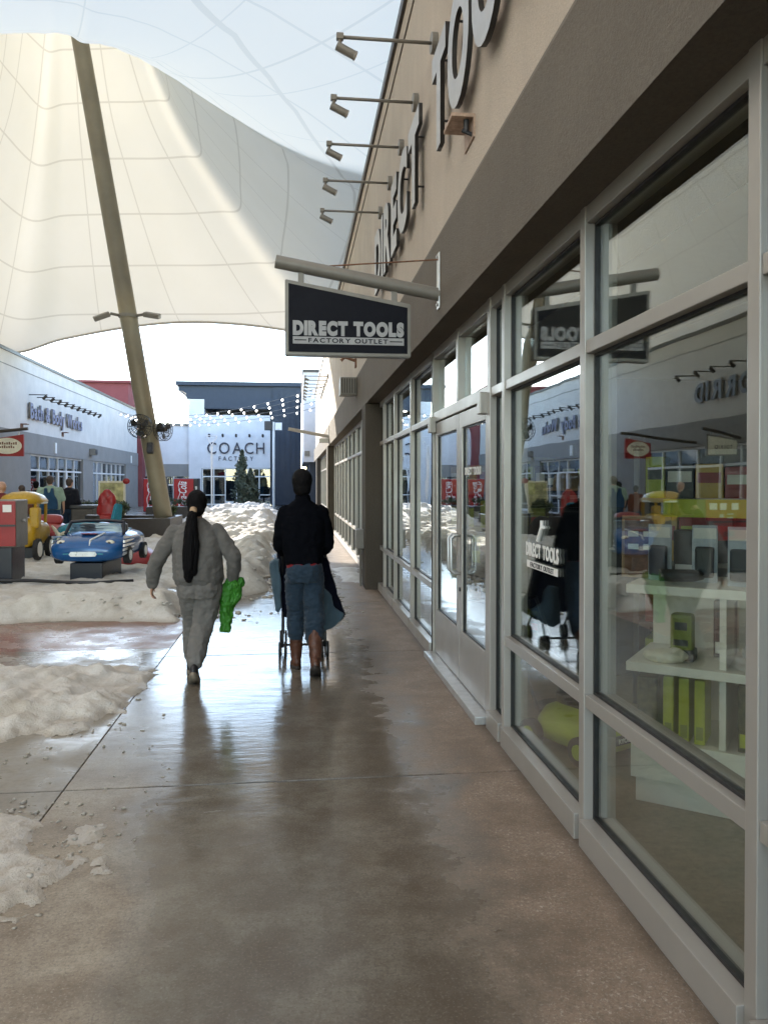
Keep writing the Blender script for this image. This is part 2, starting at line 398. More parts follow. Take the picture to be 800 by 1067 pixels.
# ------------------------------------------------------------------ camera
F, YAW, PIT = 800., math.atan(93/800.), R(.6); SH = 29.5-F*math.tan(PIT); H = 1.65
cam = bpy.data.cameras.new('Camera'); co = bpy.data.objects.new('Camera', cam); COL.objects.link(co)
cam.sensor_fit = 'VERTICAL'; cam.sensor_height = 36; cam.sensor_width = 27; cam.lens = F/1067*36; cam.shift_y = -SH/1067
cam.clip_start = .05; cam.clip_end = 3000
co.location = (0, 0, H); co.rotation_euler = (PI/2-PIT, 0, -YAW); sc.camera = co

# ------------------------------------------------------------------ daylight
EL, AZ = R(22.5), R(30)          # sun ahead and to the left
sdir = V((-math.sin(AZ)*math.cos(EL), math.cos(AZ)*math.cos(EL), math.sin(EL)))
w = bpy.data.worlds.new('World'); sc.world = w; w.use_nodes = True; t = w.node_tree
sky = t.nodes.new('ShaderNodeTexSky'); sky.sky_type = 'NISHITA'; sky.sun_disc = False
sky.sun_elevation = EL; sky.sun_rotation = -AZ; sky.dust_density = .25; sky.ozone_density = 1.1; sky.air_density = 1.0
bg = t.nodes['Background']; bg.inputs[1].default_value = .15; t.links.new(sky.outputs[0], bg.inputs[0])
sl = bpy.data.lights.new('Sun', 'SUN'); sl.energy = 2.0; sl.angle = R(.5); sl.color = (1, .93, .82)
so = bpy.data.objects.new('Sun', sl); COL.objects.link(so); so.rotation_euler = sdir.to_track_quat('Z', 'Y').to_euler(); so.location = (-20, 30, 30)
sc.view_settings.view_transform = 'Standard'; sc.view_settings.look = 'None'; sc.view_settings.gamma = 1; sc.view_settings.exposure = 2.75
sc.view_settings.use_curve_mapping = False
sc.cycles.max_bounces = 14; sc.cycles.diffuse_bounces = 5; sc.cycles.glossy_bounces = 6; sc.cycles.transmission_bounces = 6; sc.cycles.transparent_max_bounces = 24
sc.cycles.sample_clamp_indirect = 6; sc.cycles.caustics_reflective = False; sc.cycles.caustics_refractive = False
sc.cycles.use_denoising = True

# ------------------------------------------------------------------ ground
def structure(name, bm, m, **k): return tag(obj(name, bm, m, **k), kind='structure')
g = BM(); box(g, -600, 600, -300, 900, -.5, -.06); structure('ground', g, plaza_mat('far_ground', (.2, .19, .17), (.28, .27, .25)))
g = BM()
ys = [-5.3, -2.1, 1.1, 4.28, 7.5, 10.7, 13.9, 17.1, 20.3, 23.5, 26.7, 29.9, 33.1, 36.3, 39.5, 42.7, 45.9, 49.1, 52.3, 58]
for a, b in zip(ys, ys[1:]): box(g, -1.235, 1.33, a+.005, b-.005, -.12, 0, .006)
structure('walkway', g, walkway_mat())
g = BM(); redc = BM()
edges = [-5.3, -2.1, 1.1, 4.28, 7.9, 9.5, 13, 17, 21, 25, 29, 33, 37, 41, 45, 50, 58]
for a, b in zip(edges, edges[1:]):
    tgt = redc if a == 7.9 else g
    for x0, x1 in ((-4.4, -1.235), (-7.6, -4.4), (-11.1, -7.6)): box(tgt, x0+.005, x1-.005, a+.005, b-.005, -.12, 0, .006)
structure('plaza_paving', g, plaza_mat('plaza_concrete', (.16, .135, .10), (.235, .2, .15)))
structure('red_paving_band', redc, plaza_mat('red_concrete', (.17, .085, .06), (.24, .125, .085), .14, .5))

# ------------------------------------------------------------------ snow
def heap(name, label, x0, x1, y0, y1, res, hf, m, chunks=(), seed=0., group=None):
    bm = BM(); nx, ny = int((x1-x0)/res), int((y1-y0)/res); G = {}
    for i in range(nx+1):
        for j in range(ny+1):
            x, y = x0+(x1-x0)*i/nx, y0+(y1-y0)*j/ny
            G[i, j] = hf(x, y)
    vs = {}
    def vert(i, j):
        if (i, j) not in vs:
            x, y = x0+(x1-x0)*i/nx, y0+(y1-y0)*j/ny
            vs[i, j] = bm.verts.new((x, y, max(G[i, j], -.012)))
        return vs[i, j]
    for i in range(nx):
        for j in range(ny):
            if max(G[i, j], G[i+1, j], G[i, j+1], G[i+1, j+1]) > .004:
                bm.faces.new((vert(i, j), vert(i+1, j), vert(i+1, j+1), vert(i, j+1)))
    rr = random.Random(int(seed*100)+3)
    for (cx, cy, sx, sy, n, r0, r1) in chunks:          # lumps of broken slush, part of the same melting heap
        for _ in range(n):
            x, y = rr.gauss(cx, sx), rr.gauss(cy, sy); r = rr.uniform(r0, r1)*(.5+rr.random())
            q = Matrix.Rotation(rr.uniform(0, 6), 4, 'Z')
            c = V((x, y, r*.25+max(0, hf(x, y))))
            k = len(bm.verts); ball(bm, c, (r*rr.uniform(.8, 1.8), r*rr.uniform(.7, 1.2), r*rr.uniform(.4, .7)), 1, 0, q)
            bm.verts.ensure_lookup_table()
            for v in bm.verts[k:]: v.co += V((noise.noise(v.co*40), noise.noise(v.co*40+V((9, 0, 0))), noise.noise(v.co*40+V((0, 9, 0)))*.5))*r*.7
    cx, cy = (x0+x1)/2, (y0+y1)/2
    return tag(obj(name, bm, m, loc=(cx, cy, 0), smooth=True), label, 'snow heap', group)
def fb(x, y, s, o=5, seed=0.): return noise.fractal(V((x*s+seed, y*s-seed, seed*.7)), 1.0, 2.1, o)
def ridged(x, y, s, seed=0.): return 1-abs(noise.noise(V((x*s+seed, y*s, seed))))*2
def sst(a, b, v):
    k = min(1, max(0, (v-a)/(b-a))); return k*k*(3-2*k)
SN = snow_mat('grey_melting_snow', .5); SN2 = snow_mat('slush', 1.); SN3 = snow_mat('ploughed_snow', .22)
def hA(x, y):       # heap at the left edge of the walkway
    ex = x+.16*fb(x, y, 1.6, 5, 2)*1.5; ey = y+.2*fb(x, y, 1.5, 5, 7)
    right = -1.17-.30*abs((ey-6.5)/1.7)**2
    lo = 4.62+.30*(ex+2.9)+.1*max(0, ex+2.)*2
    d = min(right-ex, (ey-lo)*.9, (7.15-ey)*1.1)
    if d < -.25: return -.1
    h = .13*sst(0, .75, d)+.035*sst(0, .12, d)-.02
    return h*(1+.5*fb(x, y, 2.2, 4, 3))+.06*fb(x, y, 3.6, 5, 1)*sst(-.05, .2, d)+.012*ridged(x, y, 7, 4)*sst(0, .3, d)-.015
heap('snow_heap', 'dirty melting snow heap at the left edge of the wet walkway behind nearest slush', -4.6, -.9, 4.2, 7.9, .022, hA, SN,
     [(-1.3, 5.5, .1, .4, 30, .005, .013), (-.98, 4.95, .06, .4, 10, .004, .009), (-1.9, 4.75, .4, .12, 20, .005, .012)], 1.)
def hB(x, y):
    ex = x+.16*fb(x, y, 2.6, 5, 5); ey = y+.2*fb(x, y, 2.2, 5, 9)
    d = min(-.98-ex-.25*max(0, ey-3.45)-.8*max(0, 3.3-ey), (ey-2.9)*.8, (3.98-ey))
    return .04*sst(0, .6, d)+.024*fb(x, y, 7, 6, 2)+.016*ridged(x, y, 6, 3)-.018+.012*sst(0, .1, d) if d > -.2 else -.1
heap('snow_heap', 'low grey slush patch nearest the camera in the lower left corner', -3.4, -.75, 2.5, 4.4, .016, hB, SN2,
     [(-1.05, 3.5, .06, .2, 34, .004, .010), (-.85, 3.75, .08, .2, 12, .004, .010), (-1.3, 4.05, .2, .1, 40, .005, .012), (-.74, 4.2, .05, .25, 14, .004, .009)], 2.)
def hC(x, y):       # trodden snow field under the rides
    ex = x+.3*fb(x, y, .9, 5, 4); ey = y+.25*fb(x, y, 1.3, 5, 8)
    right = -1.15 if y < 10.6 else (-.62 if y < 12 else -.42)
    right = -1.35+.95*sst(9.6, 12.2, ey)-.25*sst(14, 21, ey)
    d = min(right-ex, ey-9.45, (23.-ey)*.5)
    if d < -.3: return -.1
    h = .10*sst(0, .5, d)+.03*sst(0, .1, d)
    h += .16*math.exp(-((ey-9.95)/.42)**2)*sst(0, .3, d)             # ploughed lip along the red band
    h += .20*math.exp(-((ex-right+.42)/.36)**2)*sst(10.0, 11.5, ey)*sst(0, .3, d)   # bank along the walkway
    if -2.15 < x < -1.1 and 10.5 < y < 12.8: h -= .22*sst(.0, .35, min(x+2.15, -1.1-x, y-10.5, 12.8-y))
    return h*(1+.45*fb(x, y, 1.8, 4, 6))+.04*fb(x, y, 4.5, 6, 3)*sst(-.1, .3, d)-.016
heap('snow_field', 'trodden snow spread under the coin rides beyond the red paving', -11, -.1, 9, 23.2, .055, hC, SN,
     [(-1.2, 9.75, .8, .12, 60, .010, .028), (-.35, 13.0, .15, 1.4, 120, .015, .04)], 3.)
def hD(x, y):
    ex = x+.35*fb(x, y, .7, 5, 1); ey = y+.5*fb(x, y, .6, 5, 2)
    d = min((-.02-ex-.02*(ey-22))*1.0, (ey-21.3)*.45, (40-ey)*.5, (ex+5.0)*.6)
    if d < -.4: return -.1
    h = .62*sst(-.05, 1.15, d)*(.12+.88*sst(22.5, 31, ey))
    return h*(1+.4*fb(x, y, 1.3, 5, 4))+.14*fb(x, y, 2.6, 6, 5)*sst(-.1, .5, d)+.05*ridged(x, y, 2.2, 7)*sst(0, .5, d)-.06
heap('snow_heap', 'tall sunlit ploughed snow pile beyond the two walkers', -6, .6, 20.5, 41, .085, hD, SN3,
     [(-.15, 22.5, .25, 1.5, 60, .03, .08)], 4.)
def hE(x, y):
    ex = x+.2*fb(x, y, 1.2, 5, 8)
    d = min(1.28-ex if False else (x-.62)*.6, 1.29-x, (y-12.6)*.5, (15.3-y)*.5)
    return .045*sst(0, .3, d)+.02*fb(x, y, 4, 6, 3)-.012 if d > -.1 else -.1
heap('snow_heap', 'thin broken snow crust on the pavement beside the dark pilaster', .3, 1.32, 12.4, 15.6, .03, hE, SN2, (), 5.)

# ------------------------------------------------------------------ right-hand store row
WX, GX, UX, BX = 1.33, 1.362, 1.20, 1.11       # frame face, glass, upper wall, projecting band
ZS, ZL0, ZL1, ZT0, ZT1, ZH0, ZH1 = .12, .63, .69, 2.24, 2.30, 2.83, 2.91
Y0, Y1 = -6.0, 44.5
store = thing('store_row', 'long beige stucco shop row with aluminium storefront along the right side of the walkway', 'shop building', (1.33, 5, 0))
b = BM()
prism(b, [(UX, 3.66), (UX, 6.80), (UX+.35, 6.80), (UX+.35, 3.2), (UX+.1, 3.2)], 'y', Y0, Y1); obj('upper_wall', b, M['upper'], store)
b = BM(); prism(b, [(UX-.04, 6.803), (UX-.04, 6.93), (UX+.42, 6.93), (UX+.42, 6.803)], 'y', Y0, Y1); obj('parapet_cap', b, M['cap'], store)
b = BM(); prism(b, [(UX-.012, 6.50), (UX-.012, 6.53), (UX+.002, 6.53), (UX+.002, 6.50)], 'y', Y0, Y1); obj('wall_reveal', b, M['band'], store)
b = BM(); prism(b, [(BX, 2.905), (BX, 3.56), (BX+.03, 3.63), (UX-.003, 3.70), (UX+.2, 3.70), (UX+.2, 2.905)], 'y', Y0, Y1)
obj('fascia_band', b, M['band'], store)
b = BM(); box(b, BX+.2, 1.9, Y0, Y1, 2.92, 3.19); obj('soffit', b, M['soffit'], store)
for y0, y1 in ((11.9, 12.5), (25.6, 26.6), (38.5, 39.5)):
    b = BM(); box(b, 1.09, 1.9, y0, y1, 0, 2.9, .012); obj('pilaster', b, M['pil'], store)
b = BM(); box(b, UX+.35, 9.5, Y0, Y1, 6.6, 6.78); obj('roof', b, M['cap'], store)
for y in (Y1, Y0-.2): b = BM(); box(b, UX+.2, 9.5, y, y+.2, 0, 6.78); obj('end_wall', b, M['upper'], store)

def mullion(b, y, w=.06, z0=0., z1=ZH1): box(b, WX-.025, WX+.13, y-w/2, y+w/2, z0, z1, .004)
def frame_bay(ya, yb, lower=True, parent=store, z_sill=ZS, glass=M['glass'], rails=True):
    """one glazed bay between two mullion centre lines: rails, gaskets and three panes"""
    a, c = ya+.0305, yb-.0305
    b = BM(); mullion(b, ya)
    rl = [(0.0, z_sill, .03), (ZH0, ZH1, .0), (ZT0, ZT1, .0)] + ([(ZL0, ZL1, .0)] if lower else [])
    for z0, z1, pr in rl:
        box(b, WX-.018-pr, WX+.125, a, c, z0, z1, .004)
    wn = obj('window', b, M['alu'], parent)
    zs = [(z_sill, ZL0), (ZL1, ZT0)] if lower else [(z_sill, ZT0)]
    for z0, z1 in zs+[(ZT1, ZH0)]:
        p = BM(); box(p, GX, GX+.008, a+.012, c-.012, z0+.012, z1-.012); obj('pane', p, glass, wn)
        k = BM()
        for q in ((a, a+.013, z0, z1), (c-.013, c, z0, z1), (a+.013, c-.013, z0, z0+.013), (a+.013, c-.013, z1-.013, z1)):
            box(k, GX-.012, GX+.02, q[0], q[1], q[2], q[3])
        obj('gasket', k, M['gasket'], wn)
    return wn
bays = [(-3.3, -2.0), (-2.0, -.65), (-.65, .70), (.70, 2.07), (2.07, 3.39), (3.39, 4.735), (4.735, 5.10), (7.24, 8.64), (8.64, 10.1), (10.1, 11.32), (11.32, 11.86)]
W = {}
for a, c in bays: W[a] = frame_bay(a, c, lower=not (a == 4.735))
# entrance: transom window above a pair of doors
b = BM(); mullion(b, 5.10, .08); mullion(b, 7.24, .08); box(b, WX-.02, WX+.13, 5.14, 7.2, ZT0-.01, ZT1+.02, .004); mullion(b, 6.12, .07, ZT1+.02, ZH1)
box(b, WX-.018, WX+.125, 5.14, 7.2, ZH0, ZH1, .004)
dw = obj('window', b, M['alu'], store)
for a, c in ((5.14, 6.085), (6.155, 7.2)):
    p = BM(); box(p, GX, GX+.008, a+.012, c-.012, ZT1+.03, ZH0-.01); obj('pane', p, M['glass'], dw)
b = BM(); box(b, 1.22, WX+.1, 5.12, 7.22, .0, .055, .006); obj('threshold', b, M['steel'], store)
for k, (a, c, hs) in enumerate(((5.155, 6.105, 1), (6.115, 7.185, -1))):
    b = BM(); x0, x1 = WX-.008, WX+.045; zt = ZT0-.022
    sw = .095
    box(b, x0, x1, a, a+sw, .062, zt, .004); box(b, x0, x1, c-sw, c, .062, zt, .004)
    box(b, x0, x1, a+sw, c-sw, .062, .47, .004); box(b, x0, x1, a+sw, c-sw, zt-.12, zt, .004)
    dr = obj('door', b, M['alu'], store)
    p = BM(); box(p, WX+.014, WX+.022, a+sw-.004, c-sw+.004, .466, zt-.116); obj('door_glass', p, M['glass'], dr)
    g2 = BM()
    for q in ((a+sw, a+sw+.012, .47, zt-.12), (c-sw-.012, c-sw, .47, zt-.12), (a+sw+.012, c-sw-.012, .47, .482), (a+sw+.012, c-sw-.012, zt-.132, zt-.12)): box(g2, WX+.004, WX+.032, *q)
    obj('gasket', g2, M['gasket'], dr)
    yh = (c-.05) if hs == 1 else (a+.05)
    hb = BM(); tube(hb, [(WX-.008, yh, .93), (WX-.06, yh, .93), (WX-.085, yh, .955), (WX-.085, yh, 1.21), (WX-.06, yh, 1.235), (WX-.008, yh, 1.235)], .0125, 10)
    obj('handle', hb, M['steel'], dr, smooth=True)
    hh = BM(); yj = a+.03 if hs == 1 else c-.03
    box(hh, WX-.075, WX-.01, yj-.045, yj+.045, zt-.09, zt+.06, .008); obj('hinge', hh, M['alu'], dr)
    if k == 0:
        lk = BM(); tube(lk, [(WX-.02, c-.05, .80), (WX-.006, c-.05, .80)], .016, 14); obj('lock', lk, M['dark'], dr)
        words('DIRECT TOOLS', .055, .52, .003, (WX+.012, 5.98, 1.72), 'w', .03, whole=True, mats=[M['paper']], name='door_decal', parent=dr)
# far bays of the next shops in the row
for s, e, n in ((12.55, 25.55, 10), (26.65, 38.45, 9), (39.55, 44.3, 4)):
    for i in range(n):
        a = s+(e-s)*i/n; c = s+(e-s)*(i+1)/n
        frame_bay(a, c)
    b = BM(); mullion(b, e); obj('end_mullion', b, M['alu'], store)
# white lettering stuck on the second pane
wd = W[3.39]
dx = GX-.006
words('DIRECT TOOLS', .072, .56, .003, (dx, 4.40, 1.235), 'w', .035, whole=True, mats=[M['paper']], name='window_decal', parent=wd, spacing=.08)
b = BM(); box(b, dx-.003, dx, 3.85, 4.38, 1.165, 1.205); obj('decal_bar', b, M['paper'], wd)
words('FACTORY OUTLET', .026, .40, .002, (dx-.003, 4.31, 1.172), 'w', .02, whole=True, mats=[M['dark']], name='decal_lettering', parent=wd)
b = BM(); tube(b, [(dx, 4.18, 1.33), (dx, 4.12, 1.40)], .013, 8); tube(b, [(dx, 4.12, 1.40), (dx, 4.085, 1.41)], .010, 8); tube(b, [(dx, 4.12, 1.40), (dx, 4.115, 1.445)], .010, 8)
obj('decal_emblem', b, M['paper'], wd)
# shop interior shell
b = BM(); box(b, WX+.13, 9.4, Y0, Y1, -.2, .012); obj('shop_floor', b, M['floor'], store)
b = BM(); box(b, 1.95, 9.4, Y0, Y1, 3.4, 3.5); obj('ceiling', b, M['whiteplastic'], store)
b = BM(); box(b, 9.4, 9.6, Y0, Y1, 0, 6.6)
for y in (12.2, 26.1, 39): box(b, 1.5, 9.4, y-.1, y+.1, .02, 3.38)
obj('inner_wall', b, M['inner'], store)

# channel letters over the entrance
ws = thing('wall_sign', 'large grey metal letters reading DIRECT TOOLS mounted on the beige upper wall', 'sign', (UX, 7, 4.3))
mats2 = [M['letter'], M['ledge']]
words('DIRECT', .72, 3.80, .035, (UX-.06, 10.62, 4.30), 'w', .045, mats=mats2, parent=ws, spacing=.14)
words('TOOLS', .72, 3.05, .035, (UX-.06, 6.15, 4.30), 'w', .045, mats=mats2, parent=ws, spacing=.14)
for y in (3.3, 3.7, 3.95, 4.5, 4.75, 5.3, 5.8, 7.1, 7.45, 8.1, 8.75, 9.5, 9.85, 10.4):
    for z in (4.42, 4.88):
        b = BM(); tube(b, [(UX-.065, y, z), (UX+.01, y, z)], .009, 6); obj('stand_off', b, M['dark'], ws)
# gooseneck sign lights
ords = ['first sign light from the camera', 'second sign light from the camera', 'third sign light from the camera', 'fourth sign light from the camera', 'fifth and farthest sign light']
zl = 5.38
LY = [6.45, 7.47, 8.48, 9.5, 10.55, 5.43, 4.4]
proto = None
for i, y in enumerate(LY):
    if i > 4: ords.append(('just outside the top of the photo', 'well outside the top of the photo')[i-5])
    lab = 'grey arm spotlight over the wall letters, '+ords[i]
    if proto is None:
        o = thing('sign_light', lab, 'sign light', (UX, y, zl), group='spotlights over the wall letters')
        b = BM(); tube(b, [(UX, y, zl), (UX-.05, y, zl)], .085, 20); obj('wall_plate', b, M['grey'], o)
        b = BM(); tube(b, [(UX-.05, y, zl), (UX-.80, y, zl)], .015, 10); obj('arm', b, M['grey'], o, smooth=True)
        b = BM(); box(b, UX-.85, UX-.79, y-.024, y+.024, zl-.024, zl+.028, .006); tube(b, [(UX-.82, y, zl-.02), (UX-.82, y, zl-.10)], .016, 8); obj('knuckle', b, M['grey'], o)
        b = BM(); tube(b, [(UX-.845, y, zl-.075), (UX-.70, y, zl-.145), (UX-.69, y, zl-.15)], [.037, .037, .042], 16); obj('lamp_head', b, M['grey'], o, smooth=False)
        b = BM(); tube(b, [(UX-.692, y, zl-.149), (UX-.686, y, zl-.152)], .034, 16); obj('lens', b, M['paper'], o)
        proto = o
    else:
        o = copy_tree(proto); o.location = (UX, y, zl); o['label'] = lab
        WL[o.name] = V(o.location)
# lights further along the row (far cluster)
for i in range(7):
    o = copy_tree(proto); o.location = (UX, 27.5+i*1.1, zl+.1)
    o['label'] = 'small far sign light in the row beyond the hanging sign, %s from the near end' % ['first', 'second', 'third', 'fourth', 'fifth', 'sixth', 'seventh'][i]
    o['group'] = 'sign lights far down the right wall'
# rusty bracket and other small wall fittings
o = thing('wall_bracket', 'rust stained empty bracket plate under the wall letters', 'bracket', (UX, 5.19, 4.07))
b = BM(); box(b, UX-.16, UX, 5.05, 5.33, 4.10, 4.125, .003); box(b, UX-.012, UX, 5.05, 5.33, 3.97, 4.10); obj('bracket_plate', b, mat('rust_stained_paint', (.42, .30, .23), .7, 0, .3, 20), o)
b = BM(); tube(b, [(UX-.05, 5.1, 4.1), (UX-.05, 5.1, 4.02)], .02, 8); tube(b, [(UX-.08, 5.1, 4.03), (UX-.0, 5.1, 4.0)], .014, 8); obj('clamp', b, M['dark'], o)
o = thing('wall_bracket', 'small dark bracket on the beige wall above the louvred wall box', 'bracket', (UX, 15.0, 4.0))
b = BM(); tube(b, [(UX-.02, 15, 4.05), (UX-.22, 15, 4.12), (UX-.3, 15, 4.05)], .03, 8); box(b, UX-.03, UX, 14.9, 15.1, 3.92, 4.1); obj('bracket_arm', b, M['rust'], o)
o = thing('wall_box', 'grey louvred box fixed to the taupe fascia past the hanging sign', 'wall box', (BX, 13.9, 3.25))
b = BM(); box(b, BX-.30, BX, 13.72, 14.10, 3.24, 3.56, .02); obj('housing', b, M['grey'], o)
b = BM()
for i in range(6): box(b, BX-.28+i*.045, BX-.255+i*.045, 13.70, 13.722, 3.27, 3.53)
obj('louvre', b, M['cap'], o)
o = thing('wall_bracket', 'pale sunlit signless bracket arm far along the right wall', 'bracket', (BX, 25, 3.2))
b = BM(); tube(b, [(BX, 25, 3.18), (-.2, 25, 3.42)], .055, 14); obj('arm', b, M['alu'], o)
b = BM(); box(b, BX-.32, BX, 24.9, 25.1, 2.98, 3.12, .01); box(b, BX-.02, BX, 24.9, 25.1, 2.95, 3.5); obj('wall_plate', b, M['alu'], o)
o = thing('electrical_box', 'small grey metal box on the outer face of the dark pilaster', 'utility box', (1.09, 12.2, .75))
b = BM(); box(b, .97, 1.09, 12.1, 12.45, .62, .92, .01); obj('housing', b, M['grey'], o); b = BM(); tube(b, [(1.05, 12.3, .62), (1.05, 12.3, 0)], .02, 8); obj('conduit', b, M['grey'], o)

# hanging blade sign
SY = 5.86
o = thing('hanging_sign', 'black DIRECT TOOLS FACTORY OUTLET blade sign hanging from a grey pole on the right wall', 'sign', (BX, SY, 3.1))
b = BM(); tube(b, [(BX, SY, 3.11), (-.14, SY, 3.325)], .05, 20); obj('pole', b, M['grey'], o, smooth=False)
auto_smooth(o.children[-1])
b = BM(); box(b, BX-.012, BX, SY-.045, SY+.045, 3.0, 3.43, .004)
for z in (3.03, 3.40): tube(b, [(BX-.025, SY, z), (BX-.011, SY, z)], .012, 6)
obj('wall_plate', b, M['steel'], o)
b = BM(); tube(b, [(BX-.01, SY, 3.38), (.22, SY, 3.30)], .006, 8); obj('stay_rod', b, M['rust'], o)
b = BM()
for x in (.05, .76): zz = 3.29-(x+.14)*.172; box(b, x-.022, x+.022, SY-.012, SY+.012, zz-.14, zz, .003)
obj('hanger', b, M['grey'], o)
def topz(x): return 3.185-(x+.07)*.172
P0 = [(-.07, 2.615), (.882, 2.615), (.882, topz(.882)), (-.07, topz(-.07))]
b = BM(); prism(b, P0, 'y', SY-.045, SY+.045); bmesh.ops.bevel(b, geom=list(b.edges), offset=.006, segments=2, affect='EDGES'); obj('frame', b, M['grey'], o)
i_ = .026; P1 = [(-.07+i_, 2.615+i_), (.882-i_, 2.615+i_), (.882-i_, topz(.882)-i_-.004), (-.07+i_, topz(-.07)-i_-.006)]
b = BM(); prism(b, P1, 'y', SY-.049, SY-.046); prism(b, P1, 'y', SY+.046, SY+.049); fp = obj('face_panel', b, M['signface'], o)
for fac, yy, x0 in (('s', SY-.049, -.015),):
    words('DIRECT TOOLS', .092, .84, .004, (-.012, yy, 2.775), fac, .075, whole=True, mats=[M['signtext']], name='lettering', parent=fp, spacing=.06)
    b = BM(); box(b, -.012, .828, yy-.004, yy, 2.702, 2.756); br = obj('lettering_bar', b, M['signtext'], fp)
    words('FACTORY OUTLET', .032, .60, .002, (.105, yy-.004, 2.713), fac, .02, whole=True, mats=[M['signface']], name='small_lettering', parent=fp, spacing=.2)
    b = BM(); box(b, .0, .09, yy-.006, yy-.004, 2.726, 2.733); box(b, .72, .815, yy-.006, yy-.004, 2.726, 2.733); obj('lettering_dash', b, M['signface'], fp)

# ------------------------------------------------------------------ left-hand store row
LX = -11.1
left = thing('store_row', 'long pale stucco shop row along the left side with white framed windows', 'shop building', (LX, 30, 0))
LY0, LY1 = -6., 56.2
b = BM(); box(b, LX-.4, LX, LY0, LY1, 3.8, 6.82); obj('upper_wall', b, M['leftwall'], left)
b = BM(); box(b, LX-.45, LX+.05, LY0, LY1, 6.823, 6.95); obj('parapet_cap', b, M['cap'], left)
b = BM(); box(b, LX-.4, LX+.012, LY0, LY1, 6.28, 6.31); obj('wall_reveal', b, M['leftband'], left)
b = BM(); box(b, LX-.4, LX+.08, LY0, LY1, 2.92, 3.797); obj('fascia_band', b, M['leftband'], left)
b = BM(); box(b, LX-8, LX-.4, LY0, LY1, 6.5, 6.8); obj('roof', b, M['cap'], left)
segs = [(-5.5, 4.0), (5.5, 14.5), (16, 20), (21.2, 29.0), (33.9, 42.0), (44.0, 52.3)]
prev = LY0
for s, e in segs+[(LY1, None)]:
    b = BM(); box(b, LX-.4, LX+.06, prev, s, 0, 2.917, .01); prev = e
    obj('pier', b, M['leftband'], left)
for s, e in segs:
    n = max(4, round((e-s)/1.25))
    for i in range(n):
        a, c = s+(e-s)*i/n, s+(e-s)*(i+1)/n
        fx0, fx1 = LX-.14, LX-.02
        b = BM(); box(b, fx0, fx1, a-.035, a+.035, 0, 2.9)
        door = (s == 33.9 and i in (3, 4))
        for z0, z1 in ((0, .12), (2.2, 2.28), (2.84, 2.915)) + (((.95, 1.02),) if door else ()): box(b, fx0+.01, fx1-.005, a+.035, c-.035, z0, z1)
        if door:
            box(b, fx0+.01, fx1+.01, a+.036, a+.13, .121, 2.199); box(b, fx0+.01, fx1+.01, c-.13, c-.036, .121, 2.199)
        wn = obj('window', b, M['alu2'], left)
        p = BM(); box(p, LX-.09, LX-.08, a+.036, c-.036, .13, 2.19); box(p, LX-.09, LX-.08, a+.036, c-.036, 2.29, 2.83); obj('pane', p, M['lglass'], wn)
b = BM(); box(b, LX-8, LX-.42, LY0, LY1, -.1, .02); obj('shop_floor', b, M['floor'], left)
b = BM(); box(b, LX-8, LX-7.8, LY0, LY1, 0, 6.5); box(b, LX-8, LX-.42, LY1-.2, LY1, 0, 6.5); box(b, LX-8, LX-.42, LY0, LY0+.2, 0, 6.5); obj('inner_wall', b, M['inner'], left)
b = BM(); box(b, LX-7.8, LX-.42, LY0+.2, LY1-.2, 3.3, 3.4); obj('ceiling', b, M['inner'], left)
b = BM()
for s, e in segs:
    y = s
    while y < e-.8:
        rr = rnd.uniform(1.0, 2.0); box(b, LX-2.6-rnd.random(), LX-1.9, y, y+rr*.6, .03, rnd.uniform(.9, 1.9)); y += rr
obj('display_racks', b, M['cap'], left)
o = thing('wall_sign', 'blue lettering reading Bath & Body Works on the pale left wall', 'sign', (LX, 37, 4.4))
words('Bath & Body Works', .62, 7.9, .08, (LX+.05, 33.7, 4.42), 'e', .03, mats=[mat('blue_letter_face', (.15, .16, .26), .4), M['grey']], parent=o, spacing=.1)
o = thing('wall_sign', 'dark lettering reading TORRID on the left wall seen in window reflections', 'sign', (LX, 23, 4.5))
words('TORRID', .62, 4.2, .08, (LX+.05, 21.0, 4.45), 'e', .03, mats=[mat('dark_letter_face', (.07, .06, .06), .4), M['grey']], parent=o, spacing=.35)
def left_light(y, lab, grp, src=None):
    if src is None:
        o = thing('sign_light', lab, 'sign light', (LX, y, 5.4), group=grp)
        b = BM(); tube(b, [(LX, y, 5.4), (LX+.75, y, 5.4)], .022, 6); obj('arm', b, M['cap'], o)
        b = BM(); tube(b, [(LX+.72, y, 5.37), (LX+.56, y, 5.22)], .06, 8); obj('lamp_head', b, M['cap'], o)
        return o
    o = copy_tree(src); o.location = (LX, y, 5.4); o['label'] = lab; o['group'] = grp; WL[o.name] = V(o.location); return o
pl = None; oo = ['first', 'second', 'third', 'fourth', 'fifth', 'sixth', 'seventh', 'eighth', 'ninth', 'tenth']
for i in range(10):
    q = left_light(33.9+i*1.02, 'dark arm light above the blue left wall lettering, %s from its near end' % oo[i], 'lights over the blue lettering', pl); pl = pl or q
for i in range(5):
    left_light(21.0+i*1.05, 'dark arm light over the TORRID lettering, %s from its near end' % oo[i], 'lights over the TORRID lettering', pl)
for y, z, lab in ((33.0, 4.0, 'small bracket under the start of the blue lettering'), (38.6, 4.02, 'small bracket under the end of the blue lettering')):
    o = thing('wall_bracket', lab+' on the left wall', 'bracket', (LX, y, z)); b = BM(); box(b, LX, LX+.25, y-.15, y+.15, z+.08, z+.11); box(b, LX, LX+.02, y-.15, y+.15, z-.1, z+.08); obj('bracket_plate', b, M['rust'], o)
o = thing('wall_box', 'dark speaker box on the grey fascia of the left shops', 'wall box', (LX+.08, 43.3, 3.3))
